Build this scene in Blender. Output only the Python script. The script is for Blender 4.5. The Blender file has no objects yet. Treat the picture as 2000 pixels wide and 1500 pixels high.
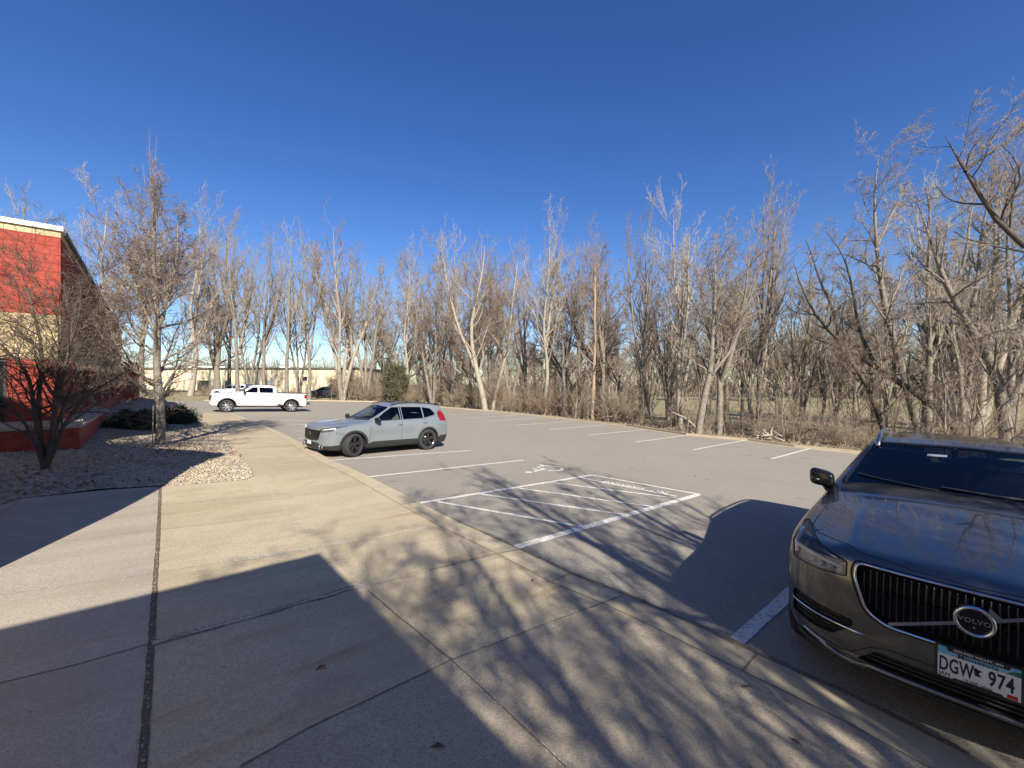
import bpy, bmesh, math, random
import numpy as np
from mathutils import Vector, Matrix
R = math.radians
# ------------------------------------------------------------------ camera
scene = bpy.context.scene
cam_d = bpy.data.cameras.new("camera"); cam = bpy.data.objects.new("camera", cam_d)
scene.collection.objects.link(cam); scene.camera = cam
FPX = 810.0                                   # focal length, in pixels of a 2000 px wide frame
cam_d.sensor_width = 36.0; cam_d.lens = 36.0*FPX/2000.0
cam_d.clip_start = 0.05; cam_d.clip_end = 3000
cam.location = (0, 0, 0); cam.rotation_euler = (R(90), 0, 0)
# ------------------------------------------------------------------ sky and sun
SUN_AZ, SUN_EL = 162.5, 34.0                   # azimuth clockwise from +Y
w = bpy.data.worlds.new("World"); scene.world = w; w.use_nodes = True
nt = w.node_tree; nt.nodes.clear()
sky = nt.nodes.new("ShaderNodeTexSky"); sky.sky_type = 'NISHITA'; sky.sun_disc = False
sky.sun_elevation = R(SUN_EL); sky.sun_rotation = R(SUN_AZ)
sky.altitude = 300; sky.air_density = 1.0; sky.dust_density = 0.4; sky.ozone_density = 2.4
bgn = nt.nodes.new("ShaderNodeBackground"); bgn.inputs[1].default_value = 0.08
wo = nt.nodes.new("ShaderNodeOutputWorld")
hs = nt.nodes.new('ShaderNodeHueSaturation'); hs.inputs['Saturation'].default_value = 1.30; hs.inputs['Hue'].default_value = .516
nt.links.new(sky.outputs[0], hs.inputs['Color']); nt.links.new(hs.outputs[0], bgn.inputs[0]); nt.links.new(bgn.outputs[0], wo.inputs[0])
sd = bpy.data.lights.new("sun", 'SUN'); sd.energy = 5.0; sd.angle = R(0.53); sd.color = (1.0, .925, .81)
sun = bpy.data.objects.new("sun", sd); scene.collection.objects.link(sun)
SUNV = Vector((math.sin(R(SUN_AZ))*math.cos(R(SUN_EL)), math.cos(R(SUN_AZ))*math.cos(R(SUN_EL)), math.sin(R(SUN_EL))))
sun.rotation_euler = SUNV.to_track_quat('Z', 'Y').to_euler(); sun.location = (0, -30, 30)
scene.view_settings.view_transform = 'Standard'; scene.view_settings.look = 'None'
scene.view_settings.exposure = 0.92; scene.view_settings.gamma = 1.0
C = scene.collection.objects
# ------------------------------------------------------------------ ground plane of the lot
H, GA, GB = 2.15, -0.0357, -0.0139
def zp(x, y): return -H + GA*x + GB*y
def G(px, py, dz=0.0):
    """where the sight line of a photo pixel meets the sloping lot (raised by dz)"""
    u = (px-1000)/FPX; v = (py-750)/FPX
    t = (H-dz)/(v + GA*u + GB)
    return (u*t, t)
def sstep(a, b, x):
    t = np.clip((np.asarray(x, float)-a)/(b-a), 0, 1); return t*t*(3-2*t)
# ------------------------------------------------------------------ helpers
def tag(o, label=None, cat=None, group=None, kind=None):
    if label: o['label'] = label
    if cat: o['category'] = cat
    if group: o['group'] = group
    if kind: o['kind'] = kind
    return o
def empty(name, label, cat, loc=(0, 0, 0), group=None):
    o = bpy.data.objects.new(name, None); C.link(o); o.location = loc; o.empty_display_size = .2
    return tag(o, label, cat, group)
def mesh(name, verts, faces, mats, parent=None, smooth=False, fmat=None):
    me = bpy.data.meshes.new(name)
    me.from_pydata([tuple(map(float, v)) for v in verts], [], [tuple(map(int, f)) for f in faces])
    for m in (mats if isinstance(mats, (list, tuple)) else [mats]): me.materials.append(m)
    if fmat is not None: me.polygons.foreach_set('material_index', np.asarray(fmat, dtype=np.int32))
    if smooth: me.polygons.foreach_set('use_smooth', np.ones(len(me.polygons), dtype=bool))
    me.update()
    o = bpy.data.objects.new(name, me); C.link(o)
    if parent: o.parent = parent
    return o
def quads(name, V, F, mat, parent=None, smooth=True):
    """fast mesh from numpy arrays, F all quads"""
    V = np.asarray(V, np.float32); F = np.asarray(F, np.int32)
    me = bpy.data.meshes.new(name); k = F.shape[1]
    me.vertices.add(len(V)); me.vertices.foreach_set('co', V.ravel())
    me.loops.add(F.size); me.loops.foreach_set('vertex_index', F.ravel())
    me.polygons.add(len(F)); me.polygons.foreach_set('loop_start', np.arange(0, F.size, k, dtype=np.int32))
    me.polygons.foreach_set('loop_total', np.full(len(F), k, np.int32))
    if smooth: me.polygons.foreach_set('use_smooth', np.ones(len(F), dtype=bool))
    for m in (mat if isinstance(mat, (list, tuple)) else [mat]): me.materials.append(m)
    me.update(calc_edges=True); me.validate()
    o = bpy.data.objects.new(name, me); C.link(o)
    if parent: o.parent = parent
    return o
class MB:
    """collects simple solids, linked as one mesh object"""
    def __init__(s): s.v = []; s.f = []; s.m = []; s.cm = 0
    def add(s, V, F):
        n = len(s.v); s.v += [tuple(p) for p in V]; s.f += [tuple(i+n for i in f) for f in F]; s.m += [s.cm]*len(F); return s
    def box(s, x0, x1, y0, y1, z0, z1):
        V = [(x0,y0,z0),(x1,y0,z0),(x1,y1,z0),(x0,y1,z0),(x0,y0,z1),(x1,y0,z1),(x1,y1,z1),(x0,y1,z1)]
        return s.add(V, [(0,3,2,1),(4,5,6,7),(0,1,5,4),(1,2,6,5),(2,3,7,6),(3,0,4,7)])
    def obox(s, o, ax, ay, az):
        o, ax, ay, az = map(Vector, (o, ax, ay, az))
        V = [o, o+ax, o+ax+ay, o+ay, o+az, o+ax+az, o+ax+ay+az, o+ay+az]
        return s.add(V, [(0,3,2,1),(4,5,6,7),(0,1,5,4),(1,2,6,5),(2,3,7,6),(3,0,4,7)])
    def tube(s, pts, r, n=8, cap=True, closed=False, flat=None):
        pts = [Vector(p) for p in pts]; N = len(pts); rs = r if hasattr(r, '__len__') else [r]*N
        V = []; up = None
        for i, p in enumerate(pts):
            a = pts[i-1] if (i > 0 or closed) else p; b = pts[(i+1) % N] if (i < N-1 or closed) else p
            d = (b-a).normalized() if (b-a).length > 1e-9 else Vector((0,0,1))
            if up is None: up = Vector((0,0,1)) if abs(d.z) < .9 else Vector((1,0,0))
            e1 = d.cross(up); e1.normalize(); e2 = e1.cross(d); up = e2
            for k in range(n):
                t = 2*math.pi*k/n; V.append(p + e1*math.cos(t)*rs[i] + e2*math.sin(t)*rs[i]*(flat or 1))
        F = []
        for i in range(N if closed else N-1):
            j = (i+1) % N
            for k in range(n): F.append((i*n+k, i*n+(k+1) % n, j*n+(k+1) % n, j*n+k))
        if cap and not closed: F += [tuple(range(n-1, -1, -1)), tuple((N-1)*n+k for k in range(n))]
        return s.add(V, F)
    def lathe(s, prof, n=48, c=(0,0,0), axis='y'):
        """prof: (radius, offset along axis)"""
        V = []
        for r_, h in prof:
            for k in range(n):
                t = 2*math.pi*k/n; a, b = r_*math.cos(t), r_*math.sin(t)
                if axis == 'y': V.append((c[0]+a, c[1]+h, c[2]+b))
                elif axis == 'x': V.append((c[0]+h, c[1]+a, c[2]+b))
                else: V.append((c[0]+a, c[1]+b, c[2]+h))
        F = [(i*n+k, i*n+(k+1) % n, (i+1)*n+(k+1) % n, (i+1)*n+k) for i in range(len(prof)-1) for k in range(n)]
        return s.add(V, F)
    def ball(s, c, r, n=12, m=8):
        V = []; rr = r if hasattr(r, '__len__') else (r, r, r)
        for i in range(m+1):
            p = math.pi*i/m
            for k in range(n):
                t = 2*math.pi*k/n; V.append((c[0]+rr[0]*math.sin(p)*math.cos(t), c[1]+rr[1]*math.sin(p)*math.sin(t), c[2]+rr[2]*math.cos(p)))
        return s.add(V, [(i*n+k, (i+1)*n+k, (i+1)*n+(k+1) % n, i*n+(k+1) % n) for i in range(m) for k in range(n)])
    def build(s, name, mats, parent=None, smooth=False, bevel=0, seg=2):
        o = mesh(name, s.v, s.f, mats, parent, smooth, s.m if isinstance(mats, (list, tuple)) else None)
        if bevel:
            b = o.modifiers.new("bevel", 'BEVEL'); b.width = bevel; b.segments = seg; b.limit_method = 'ANGLE'
        return o
# ------------------------------------------------------------------ materials
def mat(name, col, rough=.6, metal=0., spec=.5, coat=0., noise=None, bump=None, **kw):
    """noise = [(scale, amount, (colour)) ...] mixes of other real colours by noise; bump = (scale, strength, distance)"""
    m = bpy.data.materials.new(name); m.use_nodes = True; t = m.node_tree; n = t.nodes; l = t.links
    b = n['Principled BSDF']; b.inputs['Base Color'].default_value = (*col, 1)
    b.inputs['Roughness'].default_value = rough; b.inputs['Metallic'].default_value = metal
    b.inputs['Specular IOR Level'].default_value = spec; b.inputs['Coat Weight'].default_value = coat
    b.inputs['Coat Roughness'].default_value = kw.get('coat_rough', .03)
    tc = n.new('ShaderNodeTexCoord')
    src = tc.outputs['Object']
    if kw.get('stretch'):
        mp = n.new('ShaderNodeMapping'); mp.vector_type = 'TEXTURE'; mp.inputs['Rotation'].default_value = (0, 0, kw.get('rot', 0)); mp.inputs['Scale'].default_value = kw['stretch']
        l.new(src, mp.inputs['Vector']); stv = mp.outputs[0]
    out = None
    for nz in (noise or []):
        sc, amt, c2 = nz[:3]; opt = nz[3] if len(nz) > 3 else {}
        if opt.get('vor'):
            tx = n.new('ShaderNodeTexVoronoi'); tx.inputs['Scale'].default_value = sc; tx.feature = 'F1'
            fac = tx.outputs['Color'] if opt.get('cell') else tx.outputs['Distance']
        else:
            tx = n.new('ShaderNodeTexNoise'); tx.inputs['Scale'].default_value = sc; tx.inputs['Detail'].default_value = opt.get('det', 4)
            tx.inputs['Roughness'].default_value = opt.get('nr', .55); fac = tx.outputs['Fac']
        l.new(stv if opt.get('st') else src, tx.inputs['Vector'])
        rp = n.new('ShaderNodeMapRange'); rp.inputs[1].default_value = opt.get('lo', .4); rp.inputs[2].default_value = opt.get('hi', .65)
        rp.inputs[3].default_value = 0; rp.inputs[4].default_value = amt; rp.clamp = True
        l.new(fac, rp.inputs[0])
        mx = n.new('ShaderNodeMixRGB'); mx.inputs[2].default_value = (*c2, 1)
        if out is None: mx.inputs[1].default_value = (*col, 1)
        else: l.new(out, mx.inputs[1])
        l.new(rp.outputs[0], mx.inputs[0]); out = mx.outputs[0]
    if out is not None: l.new(out, b.inputs['Base Color'])
    if bump:
        prev = None
        for sc, st, *o_ in (bump if isinstance(bump[0], (tuple, list)) else [bump]):
            tx = n.new('ShaderNodeTexNoise'); tx.inputs['Scale'].default_value = sc; tx.inputs['Detail'].default_value = 5
            l.new(src, tx.inputs['Vector'])
            bp = n.new('ShaderNodeBump'); bp.inputs['Strength'].default_value = st; bp.inputs['Distance'].default_value = o_[0] if o_ else .01
            l.new(tx.outputs['Fac'], bp.inputs['Height'])
            if prev: l.new(prev, bp.inputs['Normal'])
            prev = bp.outputs[0]
        l.new(prev, b.inputs['Normal'])
    return m
def glass_mat(name, tint, refl=1.0, rough=.0):
    m = bpy.data.materials.new(name); m.use_nodes = True; t = m.node_tree; n = t.nodes; l = t.links; n.clear()
    o = n.new('ShaderNodeOutputMaterial'); tr = n.new('ShaderNodeBsdfTransparent'); tr.inputs[0].default_value = (*tint, 1)
    gl = n.new('ShaderNodeBsdfGlossy'); gl.inputs['Roughness'].default_value = rough; fr = n.new('ShaderNodeFresnel'); fr.inputs[0].default_value = 1.5
    mul = n.new('ShaderNodeMath'); mul.operation = 'MULTIPLY'; mul.inputs[1].default_value = refl; l.new(fr.outputs[0], mul.inputs[0])
    mx = n.new('ShaderNodeMixShader'); l.new(mul.outputs[0], mx.inputs[0]); l.new(tr.outputs[0], mx.inputs[1]); l.new(gl.outputs[0], mx.inputs[2])
    l.new(mx.outputs[0], o.inputs[0]); return m
M = {}
CAZ = R(-41)          # direction of the kerb; stretch noise along this for broom marks
M['asphalt'] = mat('asphalt', (.285,.255,.205), .9, noise=[(60,.75,(.12,.108,.09),{'lo':.42,'hi':.62}),(140,.7,(.50,.45,.36),{'lo':.54,'hi':.68,'det':2}),(.35,.35,(.20,.18,.15),{'lo':.4,'hi':.7}),(2.2,.25,(.30,.27,.22),{'lo':.5,'hi':.7}),(.8,.35,(.13,.118,.1),{'lo':.6,'hi':.72,'st':1}),(1.7,.6,(.10,.09,.075),{'lo':.66,'hi':.74})], bump=[(300,.5,.004),(60,.25,.006)], stretch=(8,1,1), rot=R(131))
M['concrete'] = mat('sidewalk_concrete', (.42,.355,.235), .88, noise=[(1.6,.6,(.31,.255,.16),{'st':1,'lo':.42,'hi':.62}),(3.4,.9,(.30,.19,.085),{'st':1,'lo':.56,'hi':.68,'nr':.7,'det':8}),(.7,.45,(.50,.425,.29),{'lo':.45,'hi':.65}),(3,.4,(.31,.26,.17),{'lo':.52,'hi':.7}),(26,.45,(.29,.235,.15),{'lo':.5,'hi':.62,'nr':.75}),(70,.6,(.25,.205,.135),{'lo':.5,'hi':.6})], bump=[(260,.35,.003),(40,.15,.004)], stretch=(9,.85,1), rot=R(40))
M['concrete_grey'] = mat('walk_concrete_grey', (.365,.325,.25), .88, noise=[(1.8,.65,(.275,.24,.185),{'st':1,'lo':.42,'hi':.62}),(.6,.5,(.42,.375,.29),{'lo':.45,'hi':.65}),(3.2,.6,(.33,.24,.14),{'st':1,'lo':.58,'hi':.70,'nr':.7,'det':8}),(26,.45,(.25,.215,.165),{'lo':.5,'hi':.62,'nr':.75}),(70,.6,(.22,.19,.145),{'lo':.5,'hi':.6})], bump=[(260,.35,.003),(40,.15,.004)], stretch=(9,.85,1), rot=R(40))
M['concrete_near'] = mat('walk_concrete_near', (.37,.315,.23), .88, noise=[(.9,.6,(.285,.235,.165),{'lo':.42,'hi':.64}),(5,.45,(.44,.385,.285),{'lo':.5,'hi':.68}),(24,.5,(.25,.21,.15),{'lo':.5,'hi':.62,'nr':.75}),(80,.7,(.20,.17,.125),{'lo':.49,'hi':.59})], bump=[(260,.4,.003)], )
M['kerb'] = mat('kerb_concrete', (.42,.355,.24), .9, noise=[(3,.5,(.32,.26,.17),{'lo':.42,'hi':.65}),(90,.5,(.22,.19,.14),{'lo':.5,'hi':.7})], bump=(120,.4,.005))
M['joint'] = mat('joint_dark', (.13,.105,.075), .95, noise=[(60,.6,(.27,.23,.16),{})])
M['gap'] = mat('joint_open', (.075,.062,.045), .95, noise=[(60,.6,(.12,.1,.07),{})])
M['joint_light'] = mat('joint_aggregate', (.34,.30,.23), .95, noise=[(55,.9,(.6,.54,.43),{'lo':.5,'hi':.62}),(80,.8,(.14,.12,.09),{'lo':.55,'hi':.66})], bump=(70,1,.01))
M['paint'] = mat('road_paint_white', (.70,.68,.62), .7, noise=[(22,.8,(.33,.29,.235),{'lo':.52,'hi':.62}),(100,.7,(.36,.32,.27),{'lo':.52,'hi':.6})], bump=(300,.4,.003))
M['gravel'] = mat('gravel_bed', (.26,.21,.145), .95, noise=[(26,.8,(.55,.5,.4),{'vor':1,'cell':1,'lo':.3,'hi':.8}),(30,.8,(.08,.065,.05),{'lo':.5,'hi':.62}),(3,.4,(.22,.17,.12),{'lo':.5,'hi':.7})], bump=(30,1,.03))
M['stone'] = mat('river_stone', (.38,.31,.21), .85, noise=[(9,.6,(.60,.53,.40),{'vor':1,'cell':1,'lo':.3,'hi':.9}),(7,.65,(.27,.20,.13),{'lo':.5,'hi':.65})])
M['leaf_litter'] = mat('woodland_litter', (.17,.135,.085), .95, noise=[(1.2,.6,(.10,.10,.05),{}),(14,.6,(.30,.25,.17),{'lo':.5,'hi':.65}),(40,.5,(.06,.05,.035),{'lo':.5,'hi':.65})], bump=(12,1,.08))
M['lawn'] = mat('dormant_lawn', (.30,.26,.13), .95, noise=[(.06,.7,(.20,.20,.085),{}),(.5,.5,(.34,.29,.16),{}),(6,.5,(.14,.12,.06),{'lo':.5,'hi':.7})], bump=(8,.6,.05))
# ------------------------------------------------------------------ ground layout
from mathutils.geometry import tessellate_polygon
def ext(p, az, d): return (p[0]+math.sin(R(az))*d, p[1]+math.cos(R(az))*d)
def dhs(x, y): return .012+.12*sstep(6.2, 9.8, y)
def Gs(px, py, add=0.0):
    p = G(px, py)
    for _ in range(8): p = G(px, py, float(dhs(*p))+add)
    return p
# asphalt edge by the sidewalk, near to far
KN = [(1896,1480),(1662,1362),(1480,1280),(1297,1196),(1220,1163),(1113,1122),(1007,1071),(893,1020),(816,984),(706,934),(642,905),(600,879),(560,856),(500,829),(456,812)]
KNw = [G(*p) for p in KN]
KNw = [ext(KNw[0], 139, 22)] + KNw
# far kerb, far to near
KF = [(400,783),(500,783),(603,783),(728,785),(864,796),(961,804),(1100,818),(1223,832),(1340,850),(1460,861),(1550,873),(1679,886)]
KFw = [G(*p) for p in KF]; KFw = KFw + [ext(KFw[-1], 139, 30)]
lot_poly = KNw + [G(380,812), G(300,806)] + [G(300,783)] + KFw
def seg_dist(P, poly, closed=False):
    P = np.asarray(P, float).reshape(-1, 2); d = np.full(len(P), 1e9)
    n = len(poly)
    for i in range(n if closed else n-1):
        a = np.array(poly[i]); b = np.array(poly[(i+1) % n]); ab = b-a
        t = np.clip(((P-a)@ab)/max(ab@ab, 1e-9), 0, 1); q = a+t[:, None]*ab
        d = np.minimum(d, np.hypot(*(P-q).T))
    return d
def inside(P, poly):
    P = np.asarray(P, float).reshape(-1, 2); c = np.zeros(len(P), bool); n = len(poly)
    for i in range(n):
        x1, y1 = poly[i]; x2, y2 = poly[(i+1) % n]
        k = ((y1 > P[:,1]) != (y2 > P[:,1])) & (P[:,0] < (x2-x1)*(P[:,1]-y1)/((y2-y1) if y2 != y1 else 1e-9)+x1)
        c ^= k
    return c
ZFAR = -4.3
beyond_poly = [(-60, 900)] + [(p[0], p[1]) for p in KFw[3:]] + [(900, KFw[-1][1]), (900, 900)]
def zt(x, y):
    """terrain height"""
    x = np.atleast_1d(np.asarray(x, float)); y = np.atleast_1d(np.asarray(y, float))
    base = -H + GA*np.clip(x, -60, 30) + GB*np.clip(y, -30, 95)
    P = np.stack([x.ravel(), y.ravel()], 1)
    d = seg_dist(P, KFw[3:]); ins = inside(P, beyond_poly)
    d = np.where(ins, d, 0).reshape(x.shape)
    s = sstep(2, 34, d)
    ditch = -.7*np.exp(-((d-9)/4)**2)*(d > 0)
    roll = .35*np.sin(x*.045+1)*np.cos(y*.038)*sstep(40, 90, d)
    left = sstep(-25, -45, x)        # no drop toward the warehouse
    s = s*(1-left)
    return base*(1-s)+ZFAR*s+ditch*(1-left)+roll + np.where(inside(P, lot_poly).reshape(x.shape), -.03, 0)*0
def zt1(x, y): return float(zt(x, y)[0])
ax = np.concatenate([-np.geomspace(900, 62, 14), np.linspace(-60, 70, 131), np.geomspace(72, 900, 14)])
ay = np.concatenate([np.linspace(-200, -30, 6), np.linspace(-28, 150, 119), np.geomspace(156, 1400, 14)])
X, Y = np.meshgrid(ax, ay); Z = zt(X, Y)-.03
V = np.stack([X.ravel(), Y.ravel(), Z.ravel()], 1); nx = len(ax)
F = [(j*nx+i, j*nx+i+1, (j+1)*nx+i+1, (j+1)*nx+i) for j in range(len(ay)-1) for i in range(nx-1)]
def ground_mat():
    return mat('ground_grass', (.285,.235,.12), .95, noise=[(.09,.8,(.21,.19,.085),{'lo':.35,'hi':.6}),(.7,.6,(.20,.155,.09),{'lo':.42,'hi':.65}),(9,.6,(.11,.09,.05),{'lo':.5,'hi':.66}),(25,.5,(.37,.31,.2),{'lo':.55,'hi':.68})], bump=(10,1,.06))
M['ground'] = ground_mat()
o = quads('ground', V, F, M['ground']); tag(o, kind='structure')
def sheet(name, poly, zf, m, cuts=(), xcuts=(), thick=None, kind='structure', parent=None):
    bm = bmesh.new(); vs = [bm.verts.new((p[0], p[1], 0)) for p in poly]
    tris = tessellate_polygon([[Vector((p[0], p[1], 0)) for p in poly]])
    for t in tris:
        try: bm.faces.new([vs[i] for i in t])
        except ValueError: pass
    for c in cuts: bmesh.ops.bisect_plane(bm, geom=bm.verts[:]+bm.edges[:]+bm.faces[:], plane_co=(0, c, 0), plane_no=(0, 1, 0))
    for c in xcuts: bmesh.ops.bisect_plane(bm, geom=bm.verts[:]+bm.edges[:]+bm.faces[:], plane_co=(c, 0, 0), plane_no=(1, 0, 0))
    bm.normal_update()
    for f in bm.faces:
        if f.normal.z < 0: f.normal_flip()
    if thick:
        be = [e for e in bm.edges if e.is_boundary]
        r = bmesh.ops.extrude_edge_only(bm, edges=be)['geom']; low = {v for v in r if isinstance(v, bmesh.types.BMVert)}
    else: low = set()
    for v in bm.verts: v.co.z = float(zf(v.co.x, v.co.y)) - (thick if v in low else 0)
    me = bpy.data.meshes.new(name); bm.to_mesh(me); bm.free(); me.materials.append(m)
    o = bpy.data.objects.new(name, me); C.link(o); o.parent = parent
    if kind: o['kind'] = kind
    return o
sheet('parking_lot', lot_poly, lambda x, y: zp(x, y)-.002, M['asphalt'])
# kerb/gutter inner line beside the sidewalk
KI = [(1896,1440),(1662,1330),(1480,1262),(1297,1184),(1069,1096),(1033,1083),(956,1058),(879,1024),(835,1006),(765,972),(700,932),(649,903),(600,873),(560,850),(500,822),(452,800)]
# rebuilt from the world: a strip .32 m wide along the asphalt edge, on the sidewalk side
def offset_line(L, d):
    out = []
    for i, p in enumerate(L):
        a = L[max(i-1, 0)]; b = L[min(i+1, len(L)-1)]; t = np.array(b)-np.array(a); t /= np.linalg.norm(t)
        out.append((p[0]-t[1]*d, p[1]+t[0]*d))
    return out
def smooth_line(L, k=6):
    P = np.array(L); out = [tuple(P[0])]
    for i in range(len(P)-1):
        p0 = P[max(i-1,0)]; p1 = P[i]; p2 = P[i+1]; p3 = P[min(i+2, len(P)-1)]
        for j in range(1, k+1):
            t = j/k; out.append(tuple(.5*((2*p1)+(-p0+p2)*t+(2*p0-5*p1+4*p2-p3)*t*t+(-p0+3*p1-3*p2+p3)*t**3)))
    return out
KIw = offset_line(KNw, .34)
KIw = [tuple(p) for p in KIw]
def ribbon(name, outer, inner, zo, zi, m, drop=None, kind='structure', parent=None):
    V = []; F = []
    for a, b in zip(outer, inner):
        V += [(a[0], a[1], zo(*a)), (b[0], b[1], zi(*b))]
    n = len(outer)
    F = [(2*i, 2*i+1, 2*i+3, 2*i+2) for i in range(n-1)]
    if drop:
        k = len(V)
        for a in outer: V.append((a[0], a[1], zo(*a)-drop))
        F += [(2*i, 2*i+2, k+i+1, k+i) for i in range(n-1)]
    bm = bmesh.new(); vv = [bm.verts.new(v) for v in V]
    for f in F: bm.faces.new([vv[i] for i in f])
    bmesh.ops.recalc_face_normals(bm, faces=bm.faces[:])
    me = bpy.data.meshes.new(name); bm.to_mesh(me); bm.free(); me.materials.append(m)
    o = bpy.data.objects.new(name, me); C.link(o); o.parent = parent
    if kind: o['kind'] = kind
    return o
zs = lambda x, y: zp(x, y)+float(dhs(x, y))
ribbon('kerb', KNw, KIw, lambda x, y: zs(x, y)-.006, lambda x, y: zs(x, y)-.002, M['kerb'], drop=.25)
# sidewalk slabs
EJ = [(313,950),(309,1050),(302,1150),(295,1260),(285,1400),(278,1500)]
EJw = [Gs(*p) for p in EJ]; dE = np.array(EJw[-1])-np.array(EJw[-2]); dE /= np.linalg.norm(dE)
EJw.append(tuple(np.array(EJw[-1])+dE*9))
J3 = [Gs(*p) for p in [(470,1497),(600,1423),(700,1376),(882,1289),(1050,1225),(1220,1166)]]
def nearest_i(L, p): return int(np.argmin([np.hypot(a[0]-p[0], a[1]-p[1]) for a in L]))
GR = [(500,936),(487,912),(465,884),(440,857),(412,832),(392,815)]     # sidewalk / gravel edge
GRw = [Gs(*p) for p in GR]
j3r = nearest_i(KIw, J3[-1])
J3[-1] = KIw[j3r]
dJ = np.array(J3[0])-np.array(J3[1]); dJ /= np.linalg.norm(dJ)
# where J3 reaches the long joint
def isect(p, d, q, e):
    A = np.array([[d[0], -e[0]], [d[1], -e[1]]]); s = np.linalg.solve(A, np.array(q)-np.array(p)); return tuple(np.array(p)+s[0]*np.array(d))
J3L = isect(J3[0], dJ, EJw[-2], dE)
side_far = [tuple(EJw[0])] + GRw + [Gs(400,806), KIw[-1]] + KIw[j3r:-1][::-1] + J3[:-1][::-1] + [J3L] + [p for p in EJw[1:-1][::-1] if p[1] > J3L[1]]
cuts = list(np.arange(5.4, 12, .3))
sheet('sidewalk', side_far, zs, M['concrete'], cuts)
side_near = [J3L] + J3 + KIw[:j3r][::-1] + [(KIw[0][0]-9, KIw[0][1]-7.9), EJw[-1]] + [p for p in EJw[1:-1][::-1] if p[1] < J3L[1]]
sheet('sidewalk', side_near, zs, M['concrete_near'], cuts)
LGb = [Gs(313,948), Gs(200,957), Gs(38,974), Gs(0,986)]
dL = np.array(LGb[-1])-np.array(LGb[-2]); dL /= np.linalg.norm(dL)
LGb.append(tuple(np.array(LGb[-1])+dL*5))
EJo = offset_line(EJw, .0)
walk_left = [tuple(p) for p in EJw] + [(EJw[-1][0]-9, EJw[-1][1]-3), (LGb[-1][0]-2, LGb[-1][1]-7)] + LGb[::-1][:-1]
sheet('walkway', walk_left, lambda x, y: zs(x, y)-.001, M['concrete_grey'], cuts)
# joints
rj = random.Random(4)
def joint(pts, wd, m, dz=.004, jit=.25, name='paving_joint', seg=.12, world=False):
    L = pts if world else [Gs(*p) for p in pts]
    out = [L[0]]
    for a, b in zip(L[:-1], L[1:]):
        n = max(1, int(math.hypot(b[0]-a[0], b[1]-a[1])/seg))
        for i in range(1, n+1): out.append((a[0]+(b[0]-a[0])*i/n, a[1]+(b[1]-a[1])*i/n))
    o1, o2 = [], []
    A = offset_line(out, 1); 
    for p, q in zip(out, A):
        d = (q[0]-p[0], q[1]-p[1]); w1 = wd/2*(1+rj.uniform(-jit, jit)); w2 = wd/2*(1+rj.uniform(-jit, jit))
        o1.append((p[0]+d[0]*w1, p[1]+d[1]*w1)); o2.append((p[0]-d[0]*w2, p[1]-d[1]*w2))
    return ribbon(name, o1, o2, lambda x, y: zs(x, y)+dz, lambda x, y: zs(x, y)+dz, m)
joint([tuple(p) for p in EJw], .042, M['gap'], jit=.16, world=True, seg=.07)
joint([(420,1100),(520,1085),(620,1068),(730,1050),(835,1030)], .075, M['joint_light'], jit=.6)
joint([(313,1116),(420,1100)], .018, M['joint_light'])
joint([(298,1256),(500,1203),(700,1146)], .07, M['joint'], jit=.6, dz=.0035)
joint([(298,1256),(500,1203),(700,1146),(720,1141)], .04, M['joint_light'], jit=.9, dz=.0055)
joint([(720,1141),(860,1110),(956,1084)], .045, M['joint_light'], jit=.7); joint([(840,1114),(956,1085),(1020,1072)], .02, M['joint'], dz=.006, jit=.5)
joint([(470,1497),(600,1423),(700,1376),(882,1289),(1050,1225),(1214,1164)], .012, M['joint'], jit=.5)
joint([(882,1286),(1050,1222),(1210,1163)], .03, M['joint_light'], jit=.5, dz=.003)
joint([(506,936),(626,1066),(710,1146)], .022, M['joint_light'], jit=.4)
joint([(700,1138),(722,1152)], .16, M['joint_light'], jit=.6, dz=.006)
joint([(710,1146),(800,1222),(882,1290)], .02, M['joint'], jit=.6); joint([(710,1146),(800,1222),(882,1290),(1106,1500)], .035, M['joint_light'], jit=.6, dz=.003)
joint([(882,1290),(1000,1400),(1106,1500)], .014, M['joint'], jit=.6, dz=.005)
for q in ([(316,986),(560,964)],[(316,1034),(440,1020),(572,1004)]): joint(q, .016, M['joint_light'])
for q in ([(0,1162),(296,1120)],[(52,1066),(296,1036)]): joint(q, .014, M['joint_light'], dz=.003)
for q in ([(0,1334),(150,1298),(288,1258)],[(0,1006),(38,978)]): joint(q, .012, M['joint'], dz=.003)
# inner kerb joint and kerb cross joints
joint([tuple(p) for p in KIw[1:]], .014, M['joint'], jit=.5, world=True, dz=.003)
for i in (3, 6, 9):
    a = np.array(KNw[i]); b = np.array(KIw[i]); joint([tuple(a+(b-a)*.02), tuple(a+(b-a)*.98)], .012, M['joint'], world=True, dz=.004)
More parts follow.
